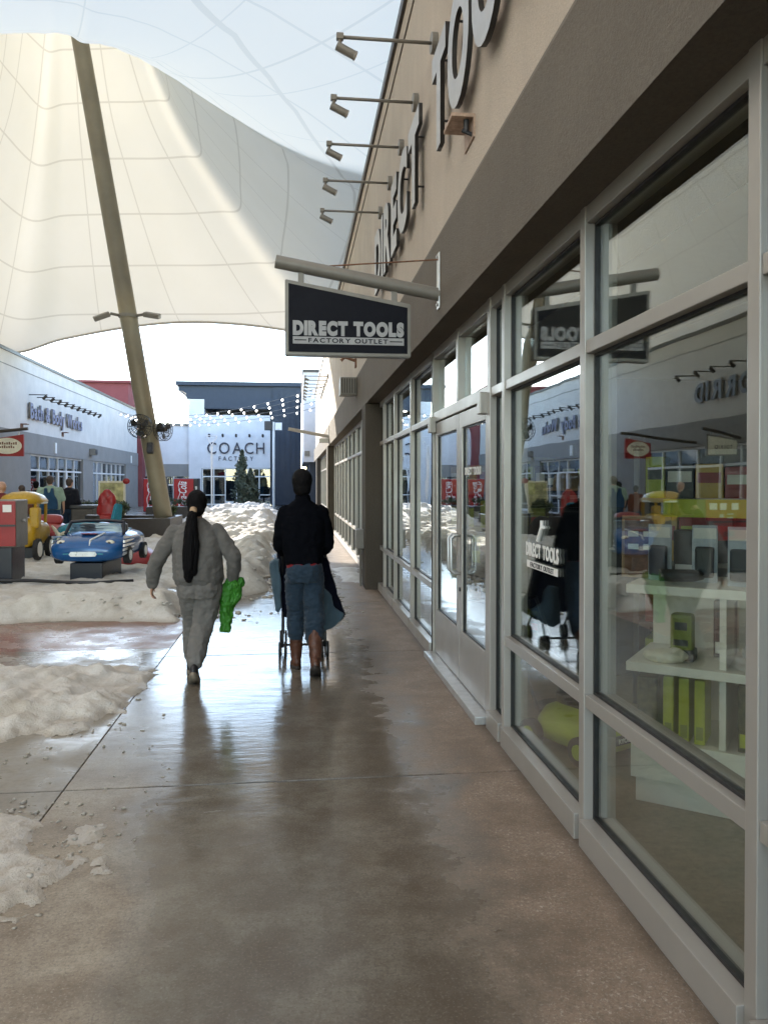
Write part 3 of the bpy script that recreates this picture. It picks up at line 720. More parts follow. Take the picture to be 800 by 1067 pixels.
b = BM(); box(b, LX+.08, LX+.4, 43.1, 43.6, 3.2, 3.55, .02); obj('housing', b, M['grey'], o); b = BM(); box(b, LX+.40, LX+.42, 43.15, 43.55, 3.24, 3.51); obj('grille', b, M['dark'], o)
for y, lab in ((37.2, 'narrow white upright strip on the grey fascia under the blue lettering'), (53.8, 'pale small panel on the grey fascia at the far end of the left shops')):
    tag(obj('fascia_plate', (lambda q: (box(q, LX+.08, LX+.12, y-.12, y+.12, 3.05, 3.55, .01), q)[1])(BM()), M['paper'], loc=(LX+.1, y, 3.05)), lab, 'plate')
def left_blade(y, face, lab, red):
    o = thing('hanging_sign', lab, 'sign', (LX+.1, y, 3.2)); x0, x1 = -9.32, -8.34
    if not red: x0, x1 = -10.9, -9.9
    b = BM(); tube(b, [(LX, y, 3.05), (x1+.12, y, 3.36)], .05, 12); obj('pole', b, M['cap'], o)
    b = BM()
    for x in (x0+.2, x1-.15): box(b, x-.02, x+.02, y-.01, y+.01, 3.0, 3.25)
    obj('hanger', b, M['steel'], o)
    b = BM(); prism(b, [(x0, 2.5), (x1, 2.5), (x1, 3.18), (x0, 3.02)], 'y', y-.04, y+.04); fr = obj('frame', b, M['red'] if red else M['grey'], o)
    b = BM(); cx, cz = (x0+x1)/2, 2.82
    prism(b, [(cx+.44*math.cos(k*PI/16), cz+.25*math.sin(k*PI/16)) for k in range(32)] if red else [(x0+.04, 2.54), (x1-.04, 2.54), (x1-.04, 3.12), (x0+.04, 2.98)], 'y', y-.046, y-.041); fp = obj('face_panel', b, M['cream'], o)
    b = BM()
    if red:
        for row, z in enumerate((2.86, 2.75)):
            for k in range(9-row*2):
                x = cx-.28+row*.06+k*.066; box(b, x, x+.045, y-.049, y-.047, z, z+.055+.015*((k*7) % 3))
        obj('small_marks', b, M['rust'], fp)
    else:
        b.free(); words('TORRID', .12, .6, .003, (x0+.2, y-.047, 2.72), 's', .02, whole=True, mats=[M['dark']], name='lettering', parent=fp, spacing=.3)
left_blade(25.0, None, 'red blade sign with a cream oval hanging over the left shops', True)
left_blade(22.4, None, 'cream TORRID blade sign hanging over the left shops outside the frame', False)

# ------------------------------------------------------------------ end of the street
o = thing('store_building', 'navy and white outlet shop with COACH FACTORY lettering closing the street', 'shop building', (-4, 60, 0))
b = BM(); prism(b, [(-8.8, 9.4), (.5, 9.4), (.5, 0), (-1.85, 0), (-1.85, 7.4), (-6.85, 7.4), (-6.85, 8.15), (-8.2, 8.15), (-8.2, 8.55), (-8.55, 8.75), (-8.8, 8.75)][::-1], 'y', 60, 72); obj('navy_tower', b, M['navy'], o)
b = BM(); prism(b, [(-8.95, 9.15), (.62, 9.15), (.62, 9.45), (-8.95, 9.45)], 'y', 59.7, 72.2); obj('cornice', b, M['navy'], o)
b = BM(); prism(b, [(-8.0, 0), (-7.05, 0), (-7.05, 2.85), (-1.86, 2.85), (-1.86, 6.9), (-6.84, 6.9), (-6.84, 8.1), (-8.0, 8.1)], 'y', 59.85, 71); obj('white_wall', b, M['white'], o)
b = BM(); box(b, -1.7, .45, 59.9, 59.99, 0, 9.1)
for i in range(5): box(b, -1.62+i*.42, -1.58+i*.42, 59.84, 59.9, 0, 9.0)
obj('navy_siding', b, M['navy'], o)
n = 6
for i in range(n):
    a, c = -7.02+i*(5.14/n), -7.02+(i+1)*(5.14/n)
    b = BM(); box(b, a, a+.07, 59.9, 60.05, 0, 2.84)
    for z0, z1 in ((0, .12), (2.15, 2.24), (2.76, 2.84)) + (((.75, .82),) if i != 2 else ((.12, .3),)): box(b, a+.07, c, 59.905, 60.045, z0, z1)
    nm = 'door' if i == 2 else 'window'; wn = obj(nm, b, M['alu2'], o)
    p = BM(); box(p, a+.07, c, 59.96, 59.97, .12, 2.15); box(p, a+.07, c, 59.96, 59.97, 2.24, 2.76); obj('pane', p, M['lglass'], wn)
b = BM(); box(b, -7, -1.9, 62.5, 62.6, 0, 2.85); box(b, -7, -1.9, 60.1, 62.5, 2.86, 2.9); box(b, -6.6, -5.4, 61.4, 62, 0, 1.5); box(b, -3.4, -2.2, 61.2, 61.8, 0, 1.3); obj('shop_interior', b, M['inner'], o)
b = BM(); box(b, -2.9, -2.4, 60.3, 60.36, .9, 1.7); obj('window_poster', b, M['teal'], o)
dk = mat('navy_letter', (.012, .016, .04), .4)
words('COACH', .86, 4.3, .1, (-6.6, 59.85, 3.95), 's', .0, mats=[dk, M['dark']], parent=o, spacing=.28)
words('FACTORY', .32, 2.6, .05, (-5.75, 59.85, 3.42), 's', .0, mats=[dk, M['dark']], parent=o, name='small_letter', spacing=.5)
pl2 = None
for i in range(5):
    x = -6.4+i*1.0
    if pl2 is None:
        q = thing('sign_light', '', 'sign light', (x, 59.85, 5.4), group='lights over the dark far lettering')
        b = BM(); tube(b, [(x, 59.85, 5.4), (x, 59.1, 5.4)], .03, 6); obj('arm', b, M['cap'], q); b = BM(); tube(b, [(x, 59.1, 5.38), (x, 59.25, 5.22)], .08, 8); obj('lamp_head', b, M['cap'], q); pl2 = q
    else: q = copy_tree(pl2); q.location = (x, 59.85, 5.4)
    q['label'] = 'tiny arm light over the COACH lettering, %s from the left' % oo[i]
# low white shop and the red tower left of it
o = thing('store_building', 'low white shop wing with grey base between red tower and navy shop', 'shop building', (-10.5, 60, 0))
b = BM(); box(b, -14, -8.02, 60.2, 70, 3.15, 6.1); obj('upper_wall', b, M['white'], o); b = BM(); box(b, -14.1, -8.0, 60.05, 70.1, 6.103, 6.25); obj('parapet_cap', b, M['grey'], o)
b = BM(); box(b, -14, -8.02, 60.1, 60.4, 2.2, 3.147); box(b, -14, -8.02, 60.1, 60.4, 0, .25); obj('fascia_band', b, M['leftband'], o)
for i in range(5):
    a = -13.9+i*1.17; b = BM(); box(b, a, a+.1, 60.15, 60.3, .25, 2.2); box(b, a+.1, a+1.17, 60.16, 60.29, 1.5, 1.6); wn = obj('window', b, M['alu2'], o); p = BM(); box(p, a+.1, a+1.17, 60.21, 60.22, .25, 2.2); obj('pane', p, M['lglass'], wn)
b = BM(); box(b, -14, -8.02, 63, 63.1, 0, 3.1); obj('inner_wall', b, M['inner'], o)
o = thing('store_building', 'red stucco corner tower rising behind the leaning mast', 'shop building', (-12, 57.5, 0))
b = BM(); box(b, -17.5, -11.9, 57.2, 64, 6.2, 8.9); box(b, -13.2, -10.9, 57.0, 58.2, 0, 6.19); obj('tower_wall', b, M['redwall'], o)
b = BM(); box(b, -17.7, -11.75, 57.0, 64.2, 8.903, 9.08); obj('parapet_cap', b, M['redwall'], o)
b = BM(); prism(b, [(-13.0, 6.19), (-10.5, 6.19), (-11.0, 5.2), (-13.0, 5.2)], 'y', 57.1, 58.0); obj('corbel', b, M['redwall'], o)
# portal of the next building at the right
o = thing('store_building', 'pale grey corner block standing beyond the right shop row', 'shop building', (1, 47, 0))
b = BM(); box(b, .52, 8, 46, 60, 2.95, 8.3); obj('upper_wall', b, M['white'], o); b = BM(); box(b, .46, 8.1, 45.9, 60.1, 8.303, 8.45); obj('parapet_cap', b, M['cap'], o)
b = BM(); box(b, .9, 8, 46.4, 60, 0, 2.947); obj('lower_wall', b, M['navy'], o)
b = BM(); box(b, .60, .9, 45.93, 46, 3.3, 3.6); obj('sign_panel', b, M['grey'], o)
# big far block so the street end is closed for reflections
# ------------------------------------------------------------------ tensile canopy
P = V((-6.6, 23.2, 17.2))
keys = [(-11.9, 33.6, 7.15), (-9.2, 32.2, 7.5), (-6.5, 31.3, 7.85), (-4.2, 30.8, 8.0), (-1.8, 30.6, 7.9), (.6, 30.3, 7.55), (2.2, 30.0, 7.25),
        (2.45, 26, 7.35), (2.6, 21, 7.45), (2.7, 15, 7.4), (2.8, 9, 7.35), (2.9, 3, 7.4), (3.0, -6, 7.6), (2.5, -11, 7.5),
        (-2, -11.5, 7.2), (-7, -11.5, 7.2), (-12.2, -11, 7.5), (-12.4, -5, 7.5), (-12.4, 3, 7.4), (-12.4, 11, 7.3), (-12.4, 19, 7.3), (-12.3, 27, 7.3)]
def catm(a, b_, c, d, u): return .5*((2*b_)+(-a+c)*u+(2*a-5*b_+4*c-d)*u*u+(-a+3*b_-3*c+d)*u**3)
ring = []; K = len(keys)
for i in range(K):
    q = [V(keys[(i+j-1) % K]) for j in range(4)]
    for s in range(9): ring.append(catm(*q, s/9))
# how sharply the cloth flares up to the mast head, by direction round it (degrees from straight ahead)
FL = [(0, 1.25), (120, 1.25), (128, 1.31), (131, 1.45), (135, 1.58), (140, 1.78), (145, 1.99), (150, 2.31), (154, 2.69), (156, 3.0), (158, 3.35), (160, 3.9), (162, 4.6), (164, 5.13), (166, 5.3), (170, 5.17), (175, 5.1), (182, 5.26), (188, 5.45), (190, 5.25), (192, 4.2), (195, 2.96), (200, 2.0), (205, 1.4), (215, 1.25), (360, 1.25)]
def flare(a):
    for (a0, e0), (a1, e1) in zip(FL, FL[1:]):
        if a0 <= a <= a1: return e0+(e1-e0)*(a-a0)/(a1-a0)
bm = BM(); uvl = None; SS = 72; rows = []
vals = []
for k, B in enumerate(ring):
    d = (B-P); ang = math.atan2(d.x, d.y)            # 0 = away from the camera
    ex = flare(math.degrees(ang) % 360); L = math.hypot(d.x, d.y)
    col = []
    for s in range(SS+1):
        u = s/SS; f_ = u**ex
        zz = B.z+(P.z-B.z)*f_
        p = V((B.x+(P.x-B.x)*u, B.y+(P.y-B.y)*u, zz))
        p = p+V((math.sin(ang), math.cos(ang), 0))*1.2*sst(.6, 1, u)
        pass
        col.append(bm.verts.new(p)); vals.append((ang/(2*PI), (p.z-7.2)/10.0))
    rows.append(col)
uvl = bm.loops.layers.uv.new('UVMap'); bm.verts.index_update(); nr = len(rows)
for k in range(nr):
    a, c = rows[k], rows[(k+1) % nr]
    for s in range(SS):
        f = bm.faces.new((a[s], c[s], c[s+1], a[s+1])); f.smooth = True
        us = [vals[v.index] for v in f.verts]
        if max(x[0] for x in us)-min(x[0] for x in us) > .5: us = [((x[0]+1) if x[0] < 0 else x[0], x[1]) for x in us]
        for lp, x in zip(f.loops, us): lp[uvl].uv = x
can = thing('tensile_canopy', 'big white fabric canopy stretched between the shop roofs and lifted by the leaning mast', 'canopy', tuple(P))
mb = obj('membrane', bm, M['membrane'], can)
b = BM(); edge = [p for p in ring[:55]]; tube(b, [p+V((0, 0, -.03)) for p in edge], .05, 8); obj('edge_cable', b, mat('edge_band', (.55, .52, .46), .7), can, smooth=True)
b = BM(); tube(b, [P+V((0, 0, -.05)), P+V((0, 0, .12))], 1.25, 48); obj('peak_ring', b, M['mast'], can)
ms = thing('mast', 'thick tan leaning steel mast carrying the canopy, with fans on its lower part', 'mast', (-4.25, 25, 0))
MB_, MT = V((-4.04, 25.05, .0)), P+V((0, 0, .05))
def mpt(z): return MB_+(MT-MB_)*(z/MT.z)
b = BM(); tube(b, [mpt(z) for z in (0, 1, 3, 6, 10, 14, 17)], [.28, .275, .27, .265, .255, .24, .23], 40); obj('shaft', b, M['mast'], ms, smooth=True)
b = BM(); tube(b, [MB_, mpt(.08)], .55, 32); tube(b, [mpt(.08), mpt(.16)], .36, 32); obj('base_plate', b, M['grey'], ms)
# flood lights and fans clamped on the mast
zc = 6.78; c0 = mpt(zc)
b = BM(); tube(b, [c0+V((0, 0, -.05)), c0+V((0, 0, .05))], .29, 28); obj('clamp_band', b, M['grey'], ms)
for sx, lab in ((-1, 'grey flood light clamped on the left side of the mast'), (1, 'grey flood light clamped on the right side of the mast')):
    o = thing('flood_light', lab, 'flood light', tuple(c0+V((sx*.28, -.1, 0))))
    b = BM(); tube(b, [c0+V((sx*.25, -.1, 0)), c0+V((sx*.50, -.15, .04))], .045, 8); obj('arm', b, M['grey'], o)
    b = BM(); obox(b, c0+V((sx*.74, -.2, -.0 if sx > 0 else -.07)), (.50, .22, .15), (R(20), R(sx*(10 if sx > 0 else 24)), R(sx*-12)), .03); obj('lamp_head', b, M['grey'], o)
zf = 3.35
def make_fan(c, yaw, lab):
    o = thing('mast_fan', lab, 'fan', tuple(c), yaw, 'fans clamped on the mast')
    b = BM(); Rf = .36
    for r, y in ((Rf, -.02), (Rf, .12), (Rf*.66, -.06), (Rf*.33, -.085)):
        tube(b, [(r*math.cos(k*PI/18), y, r*math.sin(k*PI/18)) for k in range(37)], .010, 5, cap=False)
    for k in range(20):
        a = k*PI/10; tube(b, [(.06*math.cos(a), -.09, .06*math.sin(a)), (Rf*.66*math.cos(a), -.06, Rf*.66*math.sin(a)), (Rf*math.cos(a), -.02, Rf*math.sin(a)), (Rf*math.cos(a), .12, Rf*math.sin(a)), (.1*math.cos(a), .17, .1*math.sin(a))], .0065, 4)
    obj('cage', b, M['dark'], o, world=False)
    for k in range(3):
        a = k*2*PI/3+.6; bb = BM()
        pts = [(.06, -.3), (.17, -.42), (.28, -.36), (.32, 0), (.26, .30), (.14, .28)]
        vs0 = [bb.verts.new((r*math.cos(a+q*1.25), .02+.045*q*2, r*math.sin(a+q*1.25))) for r, q in pts]
        vs1 = [bb.verts.new(v.co+V((0, .012, 0))) for v in vs0]
        bb.faces.new(vs0); bb.faces.new(vs1[::-1])
        for i in range(6): bb.faces.new((vs0[(i+1) % 6], vs0[i], vs1[i], vs1[(i+1) % 6]))
        obj('blade', bb, M['dark'], o, world=False)
    b = BM(); tube(b, [(0, -.07, 0), (0, .10, 0), (0, .26, 0)], [.07, .085, .08], 16); obj('motor', b, M['dark'], o, world=False)
    b = BM(); tube(b, [(0, .2, 0), (0, .34, -.04)], .04, 8); obj('bracket', b, M['grey'], o, world=False)
    return o
cf = mpt(zf)
make_fan(cf+V((-.14, -.62, .05)), R(-8), 'black caged fan on the front of the leaning mast')
make_fan(cf+V((.50, -.05, .0)), R(58), 'black caged fan on the right side of the leaning mast')
o = thing('speaker', 'small black outdoor speaker strapped under the fans on the mast', 'speaker', tuple(mpt(2.75)+V((0, -.3, 0))))
b = BM(); q = mpt(2.75)+V((.03, -.37, 0)); obox(b, q, (.2, .2, .34), (R(-10), 0, 0), .05); obj('housing', b, M['dark'], o); b = BM(); obox(b, q+V((0, -.105, -.02)), (.14, .02, .26), (R(-10), 0, 0), .01); obj('grille', b, M['black'], o)

# ------------------------------------------------------------------ string lights
def strand(a, c, sag, nb, lab):
    o = thing('string_light', lab, 'string lights', tuple(a), group='string lights before the navy shop'); pts = []
    for i in range(41):
        u = i/40; pts.append(a.lerp(c, u)-V((0, 0, sag*4*u*(1-u))))
    b = BM(); tube(b, pts, .012, 5); obj('wire', b, M['dark'], o)
    for i in range(nb):
        u = (i+.6)/nb; p = a.lerp(c, u)-V((0, 0, sag*4*u*(1-u)+.07))
        bb = BM(); ball(bb, p, (.045, .045, .055), 1); obj('bulb', bb, M['bulb'], o, smooth=True)
for i, (dy, dz) in enumerate(((0, .0), (2.2, .0), (4.6, -.05), (7.2, -.1))):
    strand(V((1.15, 30+dy, 5.45+dz)), V((-11.0, 50+dy*.6, 6.1)), .62-.02*i, 19, '%s strand of white bulb lights strung across the street from the right wall' % ['nearest', 'second', 'third', 'farthest'][i])

# ------------------------------------------------------------------ planters, trees, posts
def leaf_cloud(bm, gen, n, size, rr):
    for _ in range(n):
        c, out = gen(); s = size*rr.uniform(.6, 1.4); u = V((rr.gauss(0, 1), rr.gauss(0, 1), rr.gauss(0, 1))).normalized()
        w_ = u.cross(out+V((.01, .02, .03))).normalized()
        vs = [bm.verts.new(c+u*s), bm.verts.new(c+w_*s*.4), bm.verts.new(c-u*s), bm.verts.new(c-w_*s*.4)]; bm.faces.new(vs)
rr = random.Random(5)
pt = thing('planter', 'low dark grey planter wall around the foot of the leaning mast', 'planter', (-4.6, 25.3, 0))
b = BM(); x0, x1, y0, y1 = -6.6, -3.75, 23.9, 26.5
box(b, x0, x1, y0, y0+.15, 0, .60, .01); box(b, x0, x1, y1-.15, y1, 0, .60, .01); box(b, x0, x0+.15, y0+.15, y1-.15, 0, .597); box(b, x1-.15, x1, y0+.15, y1-.15, 0, .597); obj('planter_wall', b, M['cap'], pt)
b = BM(); box(b, x0+.15, x1-.15, y0+.15, y1-.15, 0, .5); obj('soil', b, mat('soil', (.05, .035, .025), .95), pt)
def shrub(c, r, h, lab, m=M['leaf'], n=700, grp='shrubs in the planter', ls=.045):
    o = thing('shrub', lab, 'shrub', tuple(c), group=grp); b = BM(); lobes = [(V((rr.gauss(0, r*.5), rr.gauss(0, r*.5), h*rr.uniform(.4, .8))), r*rr.uniform(.35, .6)) for _ in range(7)]
    def gen():
        l, q = rr.choice(lobes); d = V((rr.gauss(0, 1), rr.gauss(0, 1), rr.gauss(0, 1))).normalized(); return V(c)+l+d*q*rr.uniform(.3, 1.1), d
    leaf_cloud(b, gen, n, ls, rr); obj('foliage', b, m, o)
    b = BM()
    for l, q in lobes: tube(b, [V(c), V(c)+l*.6+V((.02, 0, 0)), V(c)+l], [.018, .012, .006], 5)
    obj('stem', b, M['wood'], o)
for i, (x, y, r, h, lab) in enumerate(((-6.2, 24.4, .3, .7, 'leafy dark shrub at the left end of the mast planter'), (-5.5, 24.6, .35, .8, 'leafy dark shrub second from the left in the mast planter'), (-5.6, 25.8, .3, .6, 'low shrub at the back of the mast planter'), (-3.95, 25.6, .22, .45, 'small shrub right of the mast foot in the planter'))):
    shrub((x, y, .5), r, h, lab)
pt2 = thing('planter', 'dark planter with low green hedge in front of the drink machines', 'planter', (-5.6, 38, 0))
b = BM(); box(b, -7.0, -4.4, 37.4, 38.6, 0, .55, .02); obj('planter_wall', b, M['cap'], pt2)
for i in range(4): shrub((-6.6+i*.68, 38, .5), .3, .5, 'low green hedge shrub before the drink machines, %s from the left' % oo[i], n=450, grp='hedge shrubs before the drink machines')
def conifer(c, h, r, lab):
    o = thing('conifer', lab, 'tree', tuple(c), group='slim evergreens before the navy shop'); b = BM(); C0 = V(c)
    b2 = BM(); tube(b2, [C0, C0+V((0, 0, h*.9))], [.09, .02], 8); obj('trunk', b2, M['wood'], o)
    def gen():
        u = rr.random()**.8; z = .35+u*(h-.35); a = rr.uniform(0, 2*PI)
        q = r*(1-u)**.65*(1+.28*math.sin(z*7+a*2)+.2*math.sin(a*3+z*3))*rr.uniform(.45, 1.05)
        d = V((math.cos(a), math.sin(a), .6)); return C0+V((math.cos(a)*q, math.sin(a)*q, z))+V((.04*math.sin(z*2), 0, 0)), d
    leaf_cloud(b, gen, 3800, .09, rr); obj('crown', b, M['leaf2'], o)
conifer((-3.3, 49, .0), 3.75, .62, 'tallest slim evergreen tree standing before the navy shop')
conifer((-2.75, 49.6, .0), 2.6, .55, 'shorter slim evergreen right beside the tallest one')
o = thing('street_lamp', 'thin white lamp post with a triangular lantern frame in front of the navy shop', 'street lamp', (-4.2, 40, 0))
b = BM(); tube(b, [(-4.2, 40, 0), (-4.2, 40, 3.6)], .045, 10); obj('post', b, M['alu2'], o)
b = BM(); tri = [V((-4.2, 40, 3.6)), V((-4.48, 40, 4.1)), V((-3.92, 40, 4.1))]
for i in range(3): tube(b, [tri[i], tri[(i+1) % 3]], .025, 6)
obj('lantern_frame', b, M['alu2'], o)
o = thing('street_lamp', 'tall pale pole with two dark lamp boxes beside the navy siding', 'street lamp', (-1.6, 56, 0))
b = BM(); tube(b, [(-1.5, 56, 0), (-1.5, 56, 6.1)], .09, 10); obj('post', b, M['alu2'], o)
b = BM(); box(b, -2.15, -1.65, 55.8, 56.2, 5.5, 6.15, .03); obj('lamp_box', b, M['dark'], o)
b = BM(); box(b, -1.38, -.9, 55.8, 56.2, 5.5, 6.05, .03); obj('lamp_box', b, M['alu2'], o)

# ------------------------------------------------------------------ drink machines
def stroke(bm, pts, r, y):
    P_ = [V((x, y, z)) for x, z in pts]; out = []
    for i in range(len(P_)-1):
        q = [P_[max(0, i-1)], P_[i], P_[i+1], P_[min(len(P_)-1, i+2)]]
        for s in range(6): out.append(catm(*q, s/6))
    out.append(P_[-1]); tube(bm, out, r, 6)
def vending(x0, x1, y, lab, script=True):
    o = thing('drink_machine', lab, 'vending machine', ((x0+x1)/2, y, 0), group=None)
    b = BM(); box(b, x0, x1, y, y+.8, .06, 1.95, .03); obj('cabinet', b, M['dark'], o)
    b = BM(); box(b, x0+.03, x0+.03+(x1-x0)*.78, y-.06, y, .1, 1.92, .02); dr = obj('front_panel', b, M['redgraphic'], o)
    b = BM(); box(b, x0+.05+(x1-x0)*.80, x1-.03, y-.05, y, .1, 1.92, .02); pn = obj('selection_panel', b, M['dark'], o)
    b = BM(); box(b, x1-.17, x1-.07, y-.055, y-.05, 1.2, 1.5); obj('coin_plate', b, M['steel'], pn)
    if script:
        me = glyph('Coca-Cola', .34, .01, .012, .35); xs = [v.co.x for v in me.vertices]; w_ = max(xs)-min(xs)
        cx = x0+.03+(x1-x0)*.39
        # script runs up the panel
        me.transform(Matrix.Translation((-min(xs), 0, 0))); me.transform(Matrix.Diagonal((1.55/w_, 1.25, 1, 1)))
        me.transform(Matrix.Translation((cx+.15, y-.066, .22)) @ FACING['s'] @ Matrix.Rotation(PI/2, 4, 'Z'))
        obj('lettering', me, M['paper'], dr)
        b = BM(); stroke(b, [(cx-.24, .35), (cx-.30, .8), (cx-.2, 1.15), (cx-.28, 1.55), (cx-.18, 1.8)], .018, y-.066); obj('swash', b, M['paper'], dr)
    return o
vending(-6.72, -5.35, 44, 'red Coca-Cola drink machine beside the woman, script running up its front')
vending(-8.4, -7.15, 44.2, 'red and black drink machine half hidden behind the leaning mast')
# poster stand
o = thing('poster_stand', 'upright poster stand with pale green poster by the far left windows', 'sign', (-6.6, 29, 0))
b = BM(); box(b, -7.1, -6.15, 29, 29.06, .35, 1.75, .01); box(b, -6.65, -6.6, 29.0, 29.05, 0, .35); box(b, -6.95, -6.3, 28.8, 29.3, 0, .04); fr = obj('frame', b, M['cream'], o)
b = BM(); box(b, -7.03, -6.22, 28.985, 28.998, .45, 1.68); obj('poster', b, mat('poster_print', (.42, .40, .20), .5, 0, .7, 3), o)
b = BM(); ball(b, (-6.1, 28.95, 1.74), (.13, .04, .11), 2); obj('round_topper', b, M['red'], o)
# small bins / seats in front of left shops
for i, (x, y, lab) in enumerate(((-8.6, 31, 'dark square litter bin beside the second left window'), (-5.9, 22.6, 'dark low bin behind the blue car ride'))):
    o = thing('litter_bin', lab, 'bin', (x, y, 0)); b = BM(); box(b, x-.3, x+.3, y-.3, y+.3, .03, .95, .03); obj('body', b, M['cap'], o); b = BM(); box(b, x-.33, x+.33, y-.33, y+.33, .953, 1.05, .02); obj('lid', b, M['dark'], o)

# ------------------------------------------------------------------ coin rides
o = thing('token_machine', 'red token machine with grey side on a tall black base at the left edge', 'token machine', (-4.45, 12.6, 0))
b = BM(); box(b, -4.95, -4.13, 12.45, 13.15, 0, .08, .02); box(b, -4.92, -4.16, 12.5, 13.1, .08, .70, .02); obj('base', b, M['black'], o)
b = BM(); box(b, -4.86, -4.08, 12.48, 13.0, .70, 1.48, .02); obj('cabinet', b, M['grey'], o)
b = BM(); box(b, -4.86, -4.085, 12.445, 12.478, .72, 1.46, .01); fp = obj('front_panel', b, M['red'], o)
b = BM(); box(b, -4.86, -4.085, 12.425, 12.448, 1.045, 1.075); obj('shelf_lip', b, M['dark'], fp)
b = BM()
for x in (-4.70, -4.46, -4.27): box(b, x, x+.13, 12.438, 12.445, 1.28, 1.40, .003)
obj('label_panel', b, M['paper'], fp)
b = BM(); box(b, -4.6, -4.48, 12.436, 12.445, 1.19, 1.215); box(b, -4.6, -4.48, 12.436, 12.445, 1.12, 1.15); box(b, -4.4, -4.32, 12.436, 12.445, 1.14, 1.2); obj('coin_slot', b, M['steel'], fp)
b = BM(); tube(b, [(-4.07, 12.75, 1.13), (-4.04, 12.75, 1.13)], .03, 12); obj('lock', b, M['steel'], o)
b = BM(); box(b, -4.62, -4.40, 12.43, 12.445, .78, .88, .004); obj('return_cup', b, M['dark'], fp)

for q_ in (o,): q_.location.x -= .20; q_.scale = (1, 1, .945)

def body_shell(bm, secs, n=20, mi=0):
    """secs: (y, halfwidth, zlow, zhigh, power) sections along y"""
    rings = []
    for y, hw, z0, z1, p in secs:
        cz, rz = (z0+z1)/2, (z1-z0)/2
        rings.append([(hw*math.copysign(abs(math.cos(2*PI*k/n))**(2/p), math.cos(2*PI*k/n)), y, cz+rz*math.copysign(abs(math.sin(2*PI*k/n))**(2/p), math.sin(2*PI*k/n))) for k in range(n)])
    loft(bm, rings, mi)
# blue car ride: nose towards the camera
o = thing('car_ride', 'blue toy car coin ride with silver flames on a black pedestal', 'coin ride', (-3.30, 13.02, 0), R(-4)); o.scale = (.95, .95, .95)
b = BM(); box(b, -.36, .36, -.35, .95, 0, .07, .02); box(b, -.27, .27, -.28, .85, .07, .40, .03); obj('pedestal', b, M['black'], o, world=False)
b = BM(); body_shell(b, [(-.42, .30, .52, .66, 3), (-.40, .47, .45, .72, 3), (-.30, .575, .42, .78, 3.2), (0, .60, .40, .86, 3.4), (.25, .60, .40, .90, 3.4), (.75, .60, .40, .92, 3.4), (1.25, .58, .42, .90, 3.2), (1.45, .50, .48, .80, 3)], 32)
bd = obj('body', b, M['blue'], o, world=False, smooth=True)
b = BM()
for s in (-1, 1): tube(b, [(s*.50, .18, .86), (s*.46, .34, 1.06)], .028, 8)
tube(b, [(-.46, .34, 1.06), (-.2, .36, 1.085), (.2, .36, 1.085), (.46, .34, 1.06)], .028, 8); obj('windscreen_frame', b, M['black'], o, world=False)
b = BM(); prism(b, [(-.46, .87), (.46, .87), (.42, 1.03), (-.42, 1.03)], 'y', .26, .27); obj('windscreen', b, M['lglass'], o, world=False)
b = BM(); box(b, -.42, .42, .62, .78, .80, 1.02, .05); obj('seat', b, M['dark'], o, world=False)
for s in (-1, 1):
    b = BM(); ball(b, (s*.40, -.285, .735), (.085, .05, .055), 2); hl = obj('headlight', b, M['cream'], o, world=False, smooth=True)
    b = BM(); ball(b, (s*.40, -.325, .735), (.035, .02, .03), 1); obj('bulb', b, M['dark'], hl, world=False)
    b = BM(); tube(b, [(s*.61, .02, .50), (s*.61, .02, .50)], .01, 4); b.free()
    for yy in (.12, 1.12):
        b = BM(); tube(b, [(s*.54, yy, .50), (s*.63, yy, .50)], .15, 24); wl = obj('wheel', b, M['rubber'], o, world=False)
        b = BM(); tube(b, [(s*.625, yy, .50), (s*.638, yy, .50)], .09, 20); obj('rim', b, M['silver'], wl, world=False)
    b = BM()                                              # silver flames down the flank
    for k in range(5): prism(b, [(-.22+k*.02, .52+k*.07), (.30+.12*(k % 3), .55+k*.065), (.34+.1*(k % 2), .575+k*.06), (-.16, .565+k*.07)], 'x', s*.585, s*.612)
    obj('flame_stripe', b, M['silver'], o, world=False)
b = BM(); prism(b, [(-.23, .555), (-.20, .52), (.20, .52), (.23, .555), (.20, .60), (-.20, .60)], 'y', -.435, -.40); obj('grille', b, M['silver'], o, world=False)
b = BM(); box(b, -.33, -.23, -.425, -.36, .55, .575, .006); box(b, .23, .33, -.425, -.36, .55, .575, .006); obj('grille_wing', b, M['teal'], o, world=False)
b = BM(); tube(b, [(.10, -.40, .70), (.08, -.30, .785), (.18, -.05, .858), (.2, .1, .88)], .016, 6); obj('bonnet_line', b, M['paper'], o, world=False)
b = BM(); obox(b, (-.02, -.02, .872), (.26, .10, .012), (R(-10), 0, 0)); obj('bonnet_scoop', b, M['red'], o, world=False)
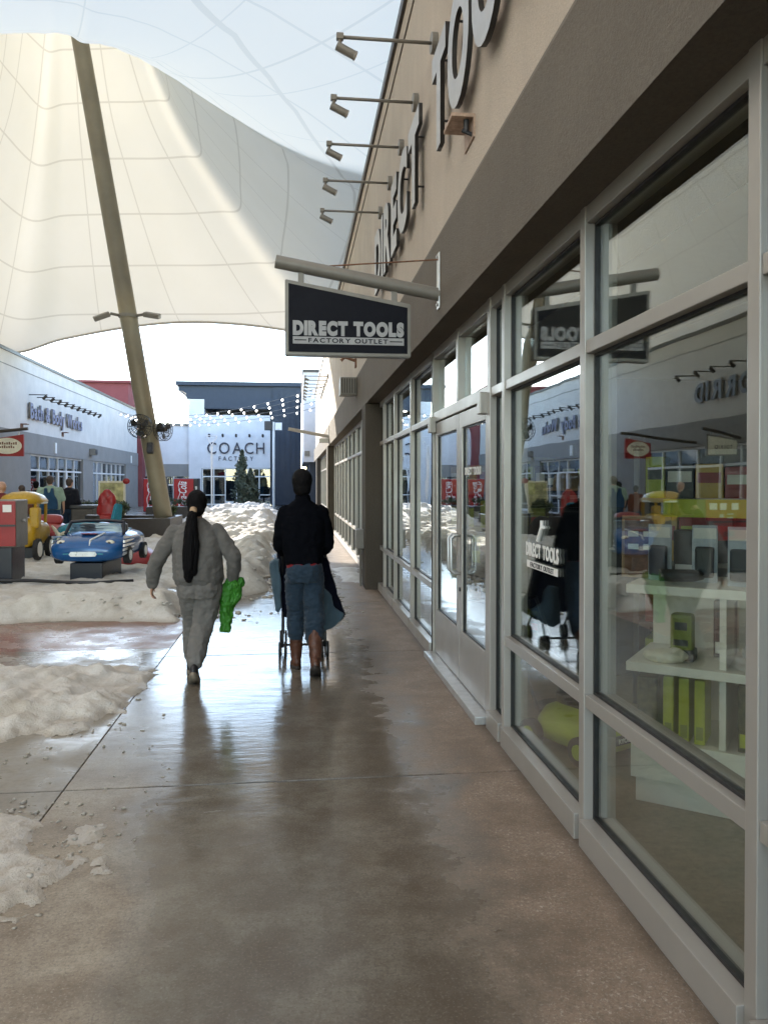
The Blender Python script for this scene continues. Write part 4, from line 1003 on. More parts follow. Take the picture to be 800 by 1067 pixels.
# yellow roofed ride seen from the side
o = thing('vehicle_ride', 'yellow roofed toy vehicle coin ride with a white wheel behind the token machine', 'coin ride', (-5.47, 16.3, 0), R(0)); o.scale = (.58, .8, .89)
b = BM(); box(b, -.55, .6, -.35, .8, 0, .10, .02); box(b, -.4, .45, -.2, .6, .10, .42, .02); obj('pedestal', b, M['black'], o, world=False)
b = BM(); body_shell(b, [(-.45, .50, .45, .95, 3), (-.40, .60, .42, 1.05, 3), (0, .64, .40, 1.10, 3), (.7, .62, .42, 1.0, 3), (.9, .5, .5, .9, 3)], 24); obj('body', b, M['yellow'], o, world=False, smooth=True)
b = BM(); 
loft(b, [ell_ring(0, .1, 1.40, .72, .62, 28, 2.6), ell_ring(0, .1, 1.46, .74, .64, 28, 2.6), ell_ring(0, .1, 1.58, .62, .55, 28, 2.4), ell_ring(0, .1, 1.66, .36, .34, 28, 2.2), ell_ring(0, .1, 1.68, .08, .08, 28, 2)]); obj('roof', b, M['yellow'], o, world=False, smooth=True)
b = BM(); tube(b, [(.73*math.cos(k*PI/16), .1+.63*math.sin(k*PI/16), 1.42) for k in range(33)], .028, 6, cap=False); obj('roof_trim', b, M['paper'], o, world=False)
for x in (-.55, .55):
    for y in (-.3, .5):
        b = BM(); tube(b, [(x, y, .95), (x*1.02, y, 1.42)], .055, 8); obj('roof_post', b, M['yellow'], o, world=False)
b = BM(); box(b, .40, .72, -.42, -.20, .85, 1.32, .05); obj('front_shield', b, M['yellow'], o, world=False)
for yy in (-.3, .62):
    b = BM(); tube(b, [(.55, yy, .38), (.70, yy, .38)], .24, 26); wl = obj('wheel', b, M['rubber'], o, world=False)
    b = BM(); tube(b, [(.695, yy, .38), (.72, yy, .38)], .17, 22); obj('rim', b, M['paper'], wl, world=False)
# red car ride behind it
o = thing('car_ride', 'red toy car coin ride behind the yellow roofed ride', 'coin ride', (-5.78, 18.9, 0), R(12)); o.scale = (.75, .9, .75)
b = BM(); box(b, -.3, .3, -.5, .6, 0, .42, .03); obj('pedestal', b, M['black'], o, world=False)
b = BM(); body_shell(b, [(-.85, .36, .5, .72, 3), (-.8, .48, .45, .80, 3), (-.2, .56, .42, .95, 3), (.1, .56, .42, 1.0, 3), (.7, .54, .42, .95, 3), (.85, .45, .5, .85, 3)], 28); obj('body', b, M['red'], o, world=False, smooth=True)
b = BM(); body_shell(b, [(-.15, .40, .92, 1.0, 3), (.1, .44, .9, 1.22, 3), (.5, .42, .9, 1.22, 3), (.68, .38, .9, 1.0, 3)], 20); obj('cabin', b, M['red'], o, world=False, smooth=True)
for s in (-1, 1):
    b = BM(); ball(b, (s*.34, -.82, .68), (.075, .04, .06), 2); obj('headlight', b, M['paper'], o, world=False, smooth=True)
    b = BM(); tube(b, [(s*.5, -.45, .46), (s*.60, -.45, .46)], .17, 22); wl = obj('wheel', b, M['rubber'], o, world=False); b = BM(); tube(b, [(s*.595, -.45, .46), (s*.612, -.45, .46)], .1, 18); obj('rim', b, M['silver'], wl, world=False)
b = BM(); box(b, -.4, .4, -.88, -.80, .5, .56, .01); obj('bumper', b, M['silver'], o, world=False)
# aeroplane ride
o = thing('plane_ride', 'turquoise toy aeroplane coin ride with upright tail fin behind the blue car ride', 'coin ride', (-4.5, 17.6, 0), R(-30)); o.scale = (.78, .78, .8)
b = BM(); box(b, -.35, .35, -.4, .4, 0, .12, .02); box(b, -.2, .2, -.2, .2, .12, .42, .02); obj('pedestal', b, M['black'], o, world=False)
b = BM(); body_shell(b, [(-1.05, .10, .62, .80, 2), (-.95, .26, .48, .95, 2.2), (-.5, .37, .40, 1.05, 2.3), (.2, .36, .40, 1.02, 2.3), (.8, .22, .55, .95, 2.2), (1.2, .10, .68, .88, 2)], 24); obj('fuselage', b, M['teal'], o, world=False, smooth=True)
b = BM(); prism(b, [(.78, .85), (1.22, .85), (1.30, 1.46), (1.02, 1.50)], 'x', -.06, .06); bmesh.ops.bevel(b, geom=list(b.edges), offset=.035, segments=3, affect='EDGES'); obj('tail_fin', b, M['teal'], o, world=False, smooth=False)
b = BM(); prism(b, [(-1.15, -.45), (1.15, -.45), (1.2, -.15), (1.1, .05), (-1.1, .05), (-1.2, -.15)], 'z', .50, .60); bmesh.ops.bevel(b, geom=list(b.edges), offset=.04, segments=3, affect='EDGES'); obj('wing', b, M['teal'], o, world=False)
b = BM(); prism(b, [(-.5, .9), (.5, .9), (.45, 1.2), (-.45, 1.2)], 'z', .74, .80); obj('tailplane', b, M['teal'], o, world=False)
b = BM(); box(b, -.2, .2, .0, .22, .95, 1.2, .06); obj('seat', b, M['dark'], o, world=False)
b = BM()
for k in range(3): a = k*2*PI/3+.3; tube(b, [(0, -1.09, .71), (.2*math.cos(a), -1.10, .71+.2*math.sin(a)), (.36*math.cos(a), -1.09, .71+.36*math.sin(a))], [.03, .05, .02], 6)
ball(b, (0, -1.1, .71), .07, 2); obj('propeller', b, M['cream'], o, world=False)
# red rocker with tall back
o = thing('seat_ride', 'red moulded seat ride with rounded lobes in front of the poster stand', 'coin ride', (-4.82, 20.6, 0)); o.scale = (.62, .62, .92)
b = BM()
for c, r in (((-4.82, 20.6, 1.45), (.22, .14, .2)), ((-4.99, 20.6, 1.25), (.2, .16, .3)), ((-4.65, 20.6, 1.25), (.2, .16, .3)), ((-4.82, 20.6, 1.0), (.42, .2, .35)), ((-4.82, 20.45, .75), (.4, .35, .2)), ((-5.14, 20.55, 1.02), (.10, .1, .18)), ((-4.50, 20.55, 1.02), (.10, .1, .18))): ball(b, c, r, 3)
b = remesh(b, .03, 3); obj('shell', b, M['red'], o, smooth=True)
b = BM(); box(b, -5.12, -4.52, 20.3, 21, 0, .6, .03); obj('pedestal', b, M['black'], o)
# red sled-like base
o = thing('ride_base', 'low red wedge shaped ride base lying in the snow right of the blue car', 'ride base', (-3.1, 15.6, 0))
b = BM(); loft(b, [ell_ring(-3.10, 15.6, .02, .50, .55, 20, 3), ell_ring(-3.10, 15.6, .16, .52, .56, 20, 3), ell_ring(-3.13, 15.65, .30, .36, .42, 20, 2.6), ell_ring(-3.2, 15.7, .46, .16, .22, 20, 2.2)]); obj('hull', b, M['red'], o, smooth=True)
b = BM(); tube(b, [(-3.2, 15.7, .44), (-3.25, 15.75, .62)], .06, 10); obj('post', b, M['grey'], o)
# black cable lying across the snow
b = BM(); tube(b, [(-5.0+.5*k, 12.3+.18*math.sin(k*1.3), .145+.01*math.sin(k)) for k in range(6)], .03, 6); tag(obj('power_cable', b, M['dark'], loc=(-3.8, 12.3, .1), smooth=True), 'black cable lying across the snow below the blue car ride', 'cable')

# ------------------------------------------------------------------ people
def hand(bm, wrist, d, nrm, thumb_dir, curl=.5, s=1.):
    """palm, four unequal bent fingers and a thumb; d=pointing direction, nrm=back-of-hand normal"""
    wrist, d, nrm = V(wrist), V(d).normalized(), V(nrm).normalized(); side = d.cross(nrm).normalized()
    if side.dot(V(thumb_dir)) < 0: side = -side
    q = Matrix((side, d, nrm)).transposed().to_4x4()
    ball(bm, wrist+d*.05*s, (.041*s, .055*s, .017*s), 2, 0, q)
    for i, L in enumerate((.072, .080, .074, .058)):
        p = wrist+d*.090*s+side*(.030-.020*i)*s; pts = [p-d*.02*s, p]; a = 0.; dd = d
        for k, f in enumerate((.45, .32, .23)):
            a += curl*(.55, .7, .5)[k]; dd = d*math.cos(a)-nrm*math.sin(a); pts.append(pts[-1]+dd*L*f*s)
        chain(bm, pts, [.0092*s, .0092*s, .0086*s, .008*s, .007*s], 1)
    p = wrist+d*.03*s+side*.032*s; t1 = p+(side*.6+d*.7-nrm*.2).normalized()*.038*s; t2 = t1+(side*.1+d*.9-nrm*.5).normalized()*.03*s
    chain(bm, [wrist+d*.02*s+side*.015*s, p, t1, t2], [.013*s, .0125*s, .0105*s, .008*s], 1)
def head(bm, c, r, face):
    """c = head centre, r = half width, face = unit direction the face looks"""
    c, f = V(c), V(face).normalized(); s = V((0, 0, 1)).cross(f).normalized(); u = f.cross(s)
    q = Matrix((s, f, u)).transposed().to_4x4()
    ball(bm, c+u*r*.15-f*r*.08, (r*.98, r*1.18, r*1.20), 3, 0, q); ball(bm, c+f*r*.22-u*r*.45, (r*.74, r*.86, r*.85), 3, 0, q)
    ball(bm, c+f*r*1.12-u*r*.12, (r*.15, r*.24, r*.24), 2, 0, q); tube(bm, [c+f*r*1.05+u*r*.2, c+f*r*1.2-u*r*.15], [r*.09, r*.15], 8)
    ball(bm, c+f*r*.98-u*r*.62, (r*.3, r*.12, r*.10), 2, 0, q); ball(bm, c+f*r*.98+u*r*.26, (r*.55, r*.12, r*.10), 2, 0, q)
    ball(bm, c+f*r*.86-u*r*1.02, (r*.32, r*.25, r*.22), 2, 0, q)
    for k in (-1, 1): ball(bm, c+s*k*r*1.0-f*r*.05-u*r*.1, (r*.12, r*.22, r*.34), 2, 0, q)
def face_bits(o, c, r, face):
    c, f = V(c), V(face).normalized(); s = V((0, 0, 1)).cross(f).normalized(); u = f.cross(s)
    for k in (-1, 1):
        b = BM(); ball(b, c+f*r*1.0+s*k*r*.36+u*r*.06, r*.12, 2); obj('eye', b, M['paper'], o)
    b = BM(); ball(b, c+f*r*1.06-u*r*.64, (r*.26, r*.08, r*.06), 2); obj('mouth', b, M['rose'], o)
def torso(bm, secs, n=32, p=2.3): loft(bm, [ell_ring(cx, cy, z, rx, ry, n, p) for z, cx, cy, rx, ry in secs])
def person(loc, rz, label, J, wear, vox=.009, group=None, face=(0, 1, 0)):
    """J: joints in local metres; wear: list of (name, builder, material, voxel, wrinkle)"""
    b = BM(); hc, hr = V(J['head']), J['hr']
    head(b, hc, hr, face)
    chain(b, [hc-V((0, .01, hr*.7)), V(J['neck'])], [hr*.62, hr*.66])
    nk = V(J['neck']); pv = V(J['pelvis'])
    sw = J.get('sw', .17); hw = J.get('hw', .14)
    torso(b, [(pv.z-.08, pv.x, pv.y, hw*.8, .09), (pv.z, pv.x, pv.y, hw, .11), (pv.z+.16, pv.x*.7+nk.x*.3, pv.y, hw*.88, .10), (pv.z*.4+nk.z*.6, pv.x*.4+nk.x*.6, nk.y, sw*.92, .115), (nk.z-.10, nk.x, nk.y, sw*.98, .10), (nk.z-.03, nk.x, nk.y, sw*.55, .075)])
    for k in 'lr':
        s_, e_, w_ = V(J['sh'+k]), V(J['el'+k]), V(J['wr'+k]); chain(b, [s_, e_, w_], [.05, .04, .028])
        h_, kn, an = V(J['hip'+k]), V(J['kn'+k]), V(J['an'+k]); chain(b, [h_, (h_+kn)/2, kn, (kn*.65+an*.35), an], [.085, .075, .055, .052, .036])
        fd = V(J.get('ft'+k, (0, 1, -.1))).normalized(); chain(b, [an-V((0, 0, .0)), an+V((0, 0, -.045))-fd*.03, an+fd*.12+V((0, 0, -.05))], [.036, .035, .026])
        hd = V(J.get('hd'+k, (w_-e_).normalized())); inward = V((1 if k == 'l' else -1, 0, 0))
        hand(b, w_, hd, J.get('hn'+k, -inward), J.get('th'+k, (0, 1, .1)), J.get('curl', .5), J.get('hs', 1.))
    b = remesh(b, vox, 2)
    o = tag(obj('person', b, J.get('skin', M['skin']), world=False, smooth=True), label, 'person', group)
    o.location = loc; o.rotation_euler = (0, 0, rz); WL[o.name] = V((0, 0, 0))
    for nm, fn, m, vx, wr in wear:
        c = BM(); fn(c)
        if vx: c = remesh(c, vx, 3)
        for w1 in (wr if isinstance(wr, list) else [wr] if wr else []): wrinkle(c, *w1)
        obj(nm, c, m, o, world=False, smooth=True)
    face_bits(o, hc, hr, face)
    return o
C_sweat = cloth('grey_sweatshirt', (.125, .117, .108)); C_sweatp = cloth('grey_sweatpants', (.16, .15, .138))
C_jacket = cloth('black_jacket', (.0035, .004, .006), .95, spec=.04, sheen=0); C_jean = cloth('blue_denim', (.022, .039, .06), .9, 320, .3); C_boot = mat('brown_leather', (.085, .032, .018), .45, 0, .3, 14, .4, 60, .004)
C_red = cloth('red_shirt', (.18, .012, .016)); C_over = cloth('denim_overalls', (.02, .06, .12)); C_shirt = cloth('pale_green_shirt', (.28, .38, .30)); C_dk = cloth('charcoal_coat', (.014, .015, .022)); C_blue2 = cloth('dark_jeans', (.025, .05, .09))
# --- woman
Wj = dict(head=(.035, .02, 1.475), hr=.083, neck=(.03, -.0, 1.33), pelvis=(.06, 0, .82), sw=.19, hw=.17,
          shl=(-.165, -.01, 1.24), ell=(-.325, -.02, 1.02), wrl=(-.395, .06, .80), shr=(.225, -.01, 1.24), elr=(.385, -.04, 1.03), wrr=(.365, .04, .84),
          hipl=(-.03, .0, .78), knl=(-.035, .20, .46), anl=(-.06, .27, .09), hipr=(.13, 0, .78), knr=(.085, .02, .44), anr=(.035, -.19, .135),
          ftl=(0, 1, -.1), ftr=(.0, .85, -.55), hdl=(-.1, .1, -1), curl=.75, hs=.9)
def w_top(b):
    torso(b, [(.80, .055, 0, .205, .15), (.825, .055, 0, .215, .16), (.86, .05, 0, .232, .18), (.95, .045, 0, .23, .175), (1.08, .04, .0, .225, .165), (1.18, .035, 0, .23, .155), (1.25, .03, 0, .20, .13), (1.31, .03, 0, .125, .10), (1.345, .03, 0, .085, .085), (1.355, .03, 0, .07, .07)], 36, 2.4)
    chain(b, [Wj['shl'], (-.26, -.02, 1.12), Wj['ell'], (-.375, .02, .91), (-.388, .05, .835)], [.072, .068, .066, .062, .052]); chain(b, [(-.388, .05, .835), (-.393, .058, .805)], [.05, .045])
    chain(b, [Wj['shr'], (.31, -.02, 1.13), Wj['elr'], (.385, -.01, .93), (.37, .03, .87)], [.072, .068, .066, .060, .052]); chain(b, [(.37, .03, .87), (.366, .038, .845)], [.05, .045])
def w_pants(b):
    torso(b, [(.70, .06, .01, .195, .155), (.77, .06, 0, .205, .165), (.84, .06, 0, .20, .155), (.88, .06, 0, .18, .14)], 36, 2.4)
    chain(b, [(-.035, .02, .76), (-.03, .11, .62), Wj['knl'], (-.045, .24, .27), (-.055, .265, .16)], [.115, .106, .088, .082, .070])
    chain(b, [(.145, .0, .76), (.125, .01, .62), (.088, .0, .45), (.055, -.10, .29), (.038, -.165, .185)], [.122, .112, .095, .085, .070])
def shoe(b, an, fd, L=.27, wd=.048, h=.085):
    an, fd = V(an), V(fd).normalized(); s = fd.cross(V((0, 0, 1))).normalized(); u = s.cross(fd).normalized(); q = Matrix((s, fd, u)).transposed().to_4x4()
    ball(b, an-u*.035-fd*.015, (wd*.9, .075, .062), 2, 0, q); ball(b, an-u*.058+fd*.10, (wd*1.02, .10, .036), 2, 0, q); ball(b, an-u*.045+fd*.04, (wd*.9, .10, .048), 2, 0, q); ball(b, an+u*.01-fd*.01, (wd*.85, .055, .045), 2, 0, q)
def sole(b, an, fd, wd=.05):
    an, fd = V(an), V(fd).normalized(); s = fd.cross(V((0, 0, 1))).normalized(); u = s.cross(fd).normalized()
    for z0, z1 in ((-.098, -.068),):
        r = []
        for z in (z0, z1):
            r.append([tuple(an+fd*(.055+.145*math.cos(k*PI/12))+s*wd*math.sin(k*PI/12)*(1.0+.08*math.cos(k*PI/12))+u*z) for k in range(24)])
        loft(b, r)
wear = [('sweatshirt', w_top, C_sweat, .009, [(.010, 6.5, (1.5, 1.2, .75), 1.), (.007, 13, (.7, .7, 1.6), 3.), (.004, 24, (1, 1, 1), 5.)]), ('sweatpants', w_pants, C_sweatp, .009, [(.011, 8, (1.4, 1.2, .8), 4.), (.008, 14, (.7, .7, 1.5), 2.), (.004, 26, (1, 1, 1), 6.)]),
        ('shoe', lambda b: shoe(b, Wj['anr'], Wj['ftr']), M['dark'], .007, None), ('shoe', lambda b: shoe(b, Wj['anl'], Wj['ftl']), M['dark'], .007, None),
        ('shoe_sole', lambda b: sole(b, Wj['anr'], Wj['ftr']), mat('shoe_sole', (.24, .20, .15), .7), 0, None), ('shoe_sole', lambda b: sole(b, Wj['anl'], Wj['ftl']), mat('shoe_sole', (.24, .20, .15), .7), 0, None)]
def w_hair(b):
    c = V(Wj['head']); ball(b, c+V((0, -.022, .022)), (.096, .108, .103), 3); ball(b, c+V((0, -.055, -.03)), (.082, .07, .075), 3); ball(b, c+V((-.012, -.11, -.045)), (.03, .03, .03), 2)
def w_tail(b):
    x, y, z = .018, -.125, 1.425
    chain(b, [(x, y, z), (x-.004, y-.05, z-.06), (x-.01, y-.065, z-.17), (x-.022, y-.07, z-.32), (x-.028, y-.07, z-.46), (x-.032, y-.066, z-.56)], [.026, .045, .058, .062, .055, .028])
    chain(b, [(x+.01, y-.055, z-.12), (x+.022, y-.07, z-.28), (x+.01, y-.07, z-.50)], [.035, .04, .03])
    chain(b, [(x-.02, y-.055, z-.14), (x-.05, y-.065, z-.34), (x-.052, y-.066, z-.54)], [.03, .035, .022])
wear += [('hair', w_hair, M['hair'], .009, (.004, 30, (1, 1, .4))), ('ponytail', w_tail, M['hair'], .006, (.010, 34, (1.5, 1.5, .16))),
         ('hair_tie', lambda b: tube(b, [(.020, -.112, 1.436), (.016, -.148, 1.405)], [.034, .034], 14), mat('tan_band', (.38, .26, .16), .8), 0, None)]
wm = person((-.85, 6.62, 0), 0, 'woman in grey sweat suit with long dark ponytail walking away, green bag in hand', Wj, wear, .008); wm.scale = (.88, .95, 1)
# green bag in her right hand
bg_ = BM(); hx, hy, hz = -.85+.366*.88, 6.62+.05, .80
pts = [(hx+.005, hy, hz+.07, .022, .022), (hx, hy, hz+.02, .045, .05), (hx-.005, hy, hz-.04, .075, .06), (hx-.02, hy, hz-.12, .085, .05), (hx-.045, hy, hz-.19, .055, .045), (hx-.052, hy, hz-.27, .042, .035), (hx-.055, hy, hz-.35, .04, .028), (hx-.06, hy, hz-.40, .034, .02)]
loft(bg_, [[(cx+rx*math.cos(k*PI/12)*(1+.2*math.sin(3*k*PI/12+z*30)), cy+ry*math.sin(k*PI/12), z+.012*math.cos(5*k*PI/12)) for k in range(24)] for cx, cy, z, rx, ry in pts])
ball(bg_, (hx+.055, hy, hz-.0), (.045, .03, .04), 2); ball(bg_, (hx-.07, hy, hz-.13), (.035, .03, .06), 2)
bg_ = wrinkle(wrinkle(remesh(bg_, .006, 2), .017, 13, (1.3, 1, .6), 3.), .010, 30, (1.2, 1, .6), 1.)
tag(obj('plastic_bag', bg_, M['greenbag'], loc=(hx, hy, hz-.4)), 'crumpled bright green plastic bag hanging from the right hand of the woman', 'bag')
# --- man
Mj = dict(head=(-.04, .02, 1.645), hr=.08, neck=(-.035, .0, 1.50), pelvis=(-.02, 0, .95), sw=.18, hw=.15,
          shl=(-.205, -.01, 1.39), ell=(-.265, .06, 1.12), wrl=(-.20, .33, 1.03), shr=(.145, -.01, 1.39), elr=(.215, .06, 1.12), wrr=(.14, .33, 1.03),
          hipl=(-.105, .0, .90), knl=(-.10, .10, .53), anl=(-.10, .16, .10), hipr=(.065, 0, .90), knr=(.075, .02, .52), anr=(.085, -.26, .155),
          ftl=(-.1, 1, -.1), ftr=(.05, .85, -.5), hdl=(.05, 1, -.1), hdr=(-.05, 1, -.1), hnl=(0, .1, 1), hnr=(0, .1, 1), thl=(1, 0, 0), thr=(-1, 0, 0), curl=1.0)
def m_top(b):
    torso(b, [(.945, -.025, .0, .175, .13), (.97, -.025, 0, .185, .14), (1.05, -.03, 0, .19, .145), (1.20, -.03, 0, .21, .15), (1.32, -.03, 0, .225, .145), (1.40, -.035, 0, .205, .125), (1.455, -.035, 0, .14, .10), (1.50, -.036, 0, .075, .08), (1.545, -.036, .0, .065, .07)], 36, 2.4)
    chain(b, [Mj['shl'], (-.245, .015, 1.26), Mj['ell'], (-.235, .20, 1.06), (-.208, .30, 1.035)], [.072, .070, .066, .058, .048]); chain(b, [Mj['shr'], (.19, .015, 1.26), Mj['elr'], (.18, .20, 1.06), (.148, .30, 1.035)], [.072, .070, .066, .058, .048])
def m_jean(b):
    torso(b, [(.80, -.02, .005, .168, .135), (.87, -.02, 0, .175, .14), (.95, -.02, 0, .168, .13), (.99, -.02, 0, .15, .12)], 36, 2.5)
    chain(b, [(-.105, .01, .85), (-.105, .06, .68), Mj['knl'], (-.10, .12, .40), (-.10, .13, .32)], [.098, .095, .086, .084, .078]); chain(b, [(.07, 0, .85), (.075, .01, .68), (.078, .0, .53), (.08, -.07, .41), (.083, -.10, .33)], [.10, .097, .092, .094, .09])
def m_boot(an, fd, sh):
    def f(b):
        chain(b, [sh, ((V(sh)+V(an))/2), an], [.07, .064, .055]); shoe(b, V(an)+V((0, 0, -.012)), fd, wd=.053)
    return f
bs = mat('boot_sole', (.03, .022, .018), .8)
wear = [('jacket', m_top, C_jacket, .009, [(.010, 7, (1.4, 1.2, .8), 2.), (.007, 13, (.7, .7, 1.6), 4.)]), ('shirt_hem', lambda b: torso(b, [(.905, -.022, 0, .172, .138), (.95, -.022, 0, .176, .142), (.985, -.022, 0, .17, .135)], 36, 2.4), C_red, .011, (.004, 9, (1, 1, .3))),
        ('jeans', m_jean, C_jean, .008, [(.010, 9, (1, 1, 1.1), 5.), (.010, 17, (.6, .6, 1.5), 1.), (.004, 30, (1, 1, 1), 3.)]), ('boot', m_boot(Mj['anl'], Mj['ftl'], (-.10, .13, .36)), C_boot, .009, (.006, 14, (1, 1, 1.4))), ('boot', m_boot(Mj['anr'], Mj['ftr'], (.083, -.10, .38)), C_boot, .009, (.006, 14, (1, 1, 1.4), 2.)),
        ('boot_sole', lambda b: sole(b, V(Mj['anl'])+V((0, 0, -.012)), Mj['ftl'], .056), bs, 0, None), ('boot_sole', lambda b: sole(b, V(Mj['anr'])+V((0, 0, -.012)), Mj['ftr'], .056), bs, 0, None)]
def m_hair(b):
    c = V(Mj['head']); ball(b, c+V((0, -.018, .035)), (.102, .114, .104), 3); ball(b, c+V((0, -.05, -.03)), (.088, .072, .085), 3)
wear += [('hair', m_hair, M['hair'], .009, (.005, 26, (1, 1, 1)))]
mn = person((.1, 6.78, 0), 0, 'man in black jacket, blue jeans and brown boots pushing a stroller', Mj, wear, .008); mn.scale = (.88, .95, 1)
# --- stroller in front of him
sx, sy = .085, 7.45
st_ = thing('stroller', 'dark folding baby stroller draped with navy and light blue blankets, pushed by the man', 'stroller', (sx, sy, 0))
b = BM()
for s in (-1, 1):
    x = sx+s*.20; tube(b, [(x, sy-.34, 1.03), (x, sy-.2, .95), (x, sy+.02, .55), (x, sy+.45, .12)], .013, 8); tube(b, [(x, sy+.1, .48), (x, sy-.13, .10)], .013, 8)
tube(b, [(sx-.2, sy-.12, .12), (sx+.2, sy-.12, .12)], .011, 8); tube(b, [(sx-.2, sy+.1, .45), (sx+.2, sy+.1, .45)], .011, 8); obj('frame', b, M['dark'], st_, smooth=True)
b = BM(); tube(b, [(sx-.2, sy-.34, 1.03), (sx-.1, sy-.36, 1.035), (sx+.1, sy-.36, 1.035), (sx+.2, sy-.34, 1.03)], .017, 10); obj('handle', b, M['rubber'], st_, smooth=True)
b = BM(); box(b, sx-.19, sx+.19, sy-.02, sy+.28, .36, .42, .02); obox(b, (sx, sy-.06, .62), (.37, .06, .46), (R(14), 0, 0), .02); obj('seat', b, M['navyfabric'], st_)
b = BM()
hd_ = []
for a in range(7):
    q = R(20+a*20); hd_.append([(sx+.21*math.cos(k*PI/14), sy+.05+.30*math.cos(q)*math.sin(k*PI/14)*1., .72+.30*math.sin(q)*math.sin(k*PI/14)) for k in range(15)])
vv = [[b.verts.new(p) for p in r] for r in hd_]
for r0, r1 in zip(vv, vv[1:]):
    for k in range(14):
        try: b.faces.new((r0[k], r0[k+1], r1[k+1], r1[k]))
        except ValueError: pass
bmesh.ops.remove_doubles(b, verts=b.verts, dist=.001); bmesh.ops.solidify(b, geom=b.faces[:], thickness=.008); obj('hood', b, M['navyfabric'], st_, smooth=True)
for x in (sx-.2, sx+.2):
    for y in (sy-.13, sy+.45):
        for dx_ in (-.026, .026):
            b = BM(); tube(b, [(x+dx_-.011, y, .075), (x+dx_+.011, y, .075)], .075, 22); wl = obj('wheel', b, M['rubber'], st_)
            b = BM(); tube(b, [(x+dx_-.012, y, .075), (x+dx_+.012, y, .075)], .04, 16); obj('hub', b, M['grey'], wl)
def drape(outline, x_of, th, m, nm, seed):
    """thick cloth panel hanging beside the stroller; outline in (x, z), depth follows x_of"""
    b = BM(); prism(b, outline, 'y', 0, th)
    for v in b.verts: v.co.y += x_of(v.co.x, v.co.z)
    b = wrinkle(remesh(b, .010, 3), .012, 9, (1.2, 1, .5), seed); obj(nm, b, m, st_, smooth=True)
drape([(.24, .98), (.30, .95), (.345, .80), (.40, .60), (.47, .41), (.445, .37), (.36, .31), (.26, .30), (.22, .6)], lambda x, z: sy-.22, .30, M['navyfabric'], 'blanket', 2.)
drape([(.20, .64), (.28, .66), (.34, .60), (.36, .50), (.455, .42), (.44, .385), (.34, .285), (.24, .25), (.18, .3)], lambda x, z: sy-.26, .05, M['lightblue'], 'blanket_lining', 4.)
drape([(-.19, .93), (-.15, .93), (-.135, .75), (-.13, .50), (-.15, .44), (-.17, .46), (-.215, .72), (-.235, .90)], lambda x, z: sy-.20, .20, M['lightblue'], 'side_blanket', 6.)
drape([(-.16, .98), (-.05, .98), (-.05, .40), (-.12, .44), (-.145, .7)], lambda x, z: sy-.12, .16, M['navyfabric'], 'side_cover', 7.)

# --- people by the left shops
def bystander(loc, rz, label, h, top, pants, hairm, wide=1., over=None, bald=False, arms=.0, sleeves=True):
    k = h/1.76; w_ = wide
    S = lambda x, y, z: (x*k, y*k, z*k)
    J = dict(head=S(0, .02, 1.645), hr=.085*k, neck=S(0, 0, 1.50), pelvis=S(0, 0, .95), sw=.18*k*w_, hw=.15*k*w_, curl=.6,
             shl=S(-.185*w_, 0, 1.40), ell=S(-.25*w_, .0, 1.13), wrl=S(-.24*w_, .09+arms, .90+arms*.5), shr=S(.185*w_, 0, 1.40), elr=S(.25*w_, .0, 1.13), wrr=S(.25*w_, .08+arms, .90+arms*.6),
             hipl=S(-.09*w_, 0, .90), knl=S(-.10*w_, .03, .50), anl=S(-.11*w_, -.02, .09), hipr=S(.09*w_, 0, .90), knr=S(.10*w_, .04, .50), anr=S(.11*w_, .0, .09))
    def top_(b):
        torso(b, [(z*k, 0, 0, rx*k*w_, ry*k*w_) for z, rx, ry in ((.88, .19, .15), (1.0, .205, .165), (1.15, .21, .165), (1.30, .215, .15), (1.40, .195, .125), (1.46, .13, .10), (1.51, .07, .075))], 28, 2.4)
        for q in 'lr':
            s_, e_, wr_ = V(J['sh'+q]), V(J['el'+q]), V(J['wr'+q])
            chain(b, [s_, e_, e_.lerp(wr_, .85)] if sleeves else [s_, s_.lerp(e_, .85)], ([.085, .072, .055] if sleeves else [.088, .08]))
    def pants_(b):
        torso(b, [(z*k, 0, 0, rx*k*w_, .15*k*w_) for z, rx in ((.80, .185), (.90, .195), (1.0, .185))], 28, 2.4)
        for q in 'lr': chain(b, [V(J['hip'+q])-V((0, 0, .04)), J['kn'+q], V(J['an'+q])+V((0, 0, .04))], [.11*w_*k, .095*w_*k, .08*k])
    wr = [('top', top_, top, .018, (.008, 6, (1, 1, 1.4))), ('trousers', pants_, pants, .018, (.008, 6, (1, 1, 1))), ('shoe', lambda b: shoe(b, J['anl'], (0, 1, -.08)), M['dark'], .014, None), ('shoe', lambda b: shoe(b, J['anr'], (0, 1, -.08)), M['dark'], .014, None)]
    if not bald:
        c = V(J['head']); wr.append(('hair', lambda b: (ball(b, c+V((0, -.02, .035)), (.095*k, .11*k, .098*k), 3), ball(b, c+V((0, -.05, -.03)), (.08*k, .066*k, .08*k), 3)), hairm, .016, None))
    if over: wr.append(('overalls', lambda b: over(b, k, w_), C_over, .016, (.005, 6, (1, 1, 1))))
    return person(loc, rz, label, J, wr, .016, 'people by the left shops')
def overall_fn(b, k, w_):
    prism(b, [(-.17*k*w_, .90*k), (.17*k*w_, .90*k), (.16*k*w_, 1.15*k), (.10*k*w_, 1.28*k), (.085*k*w_, 1.45*k), (.04*k*w_, 1.45*k), (.03*k, 1.33*k), (-.03*k, 1.33*k), (-.04*k*w_, 1.45*k), (-.085*k*w_, 1.45*k), (-.10*k*w_, 1.28*k), (-.16*k*w_, 1.15*k)], 'y', -.205*k*w_, -.10*k)
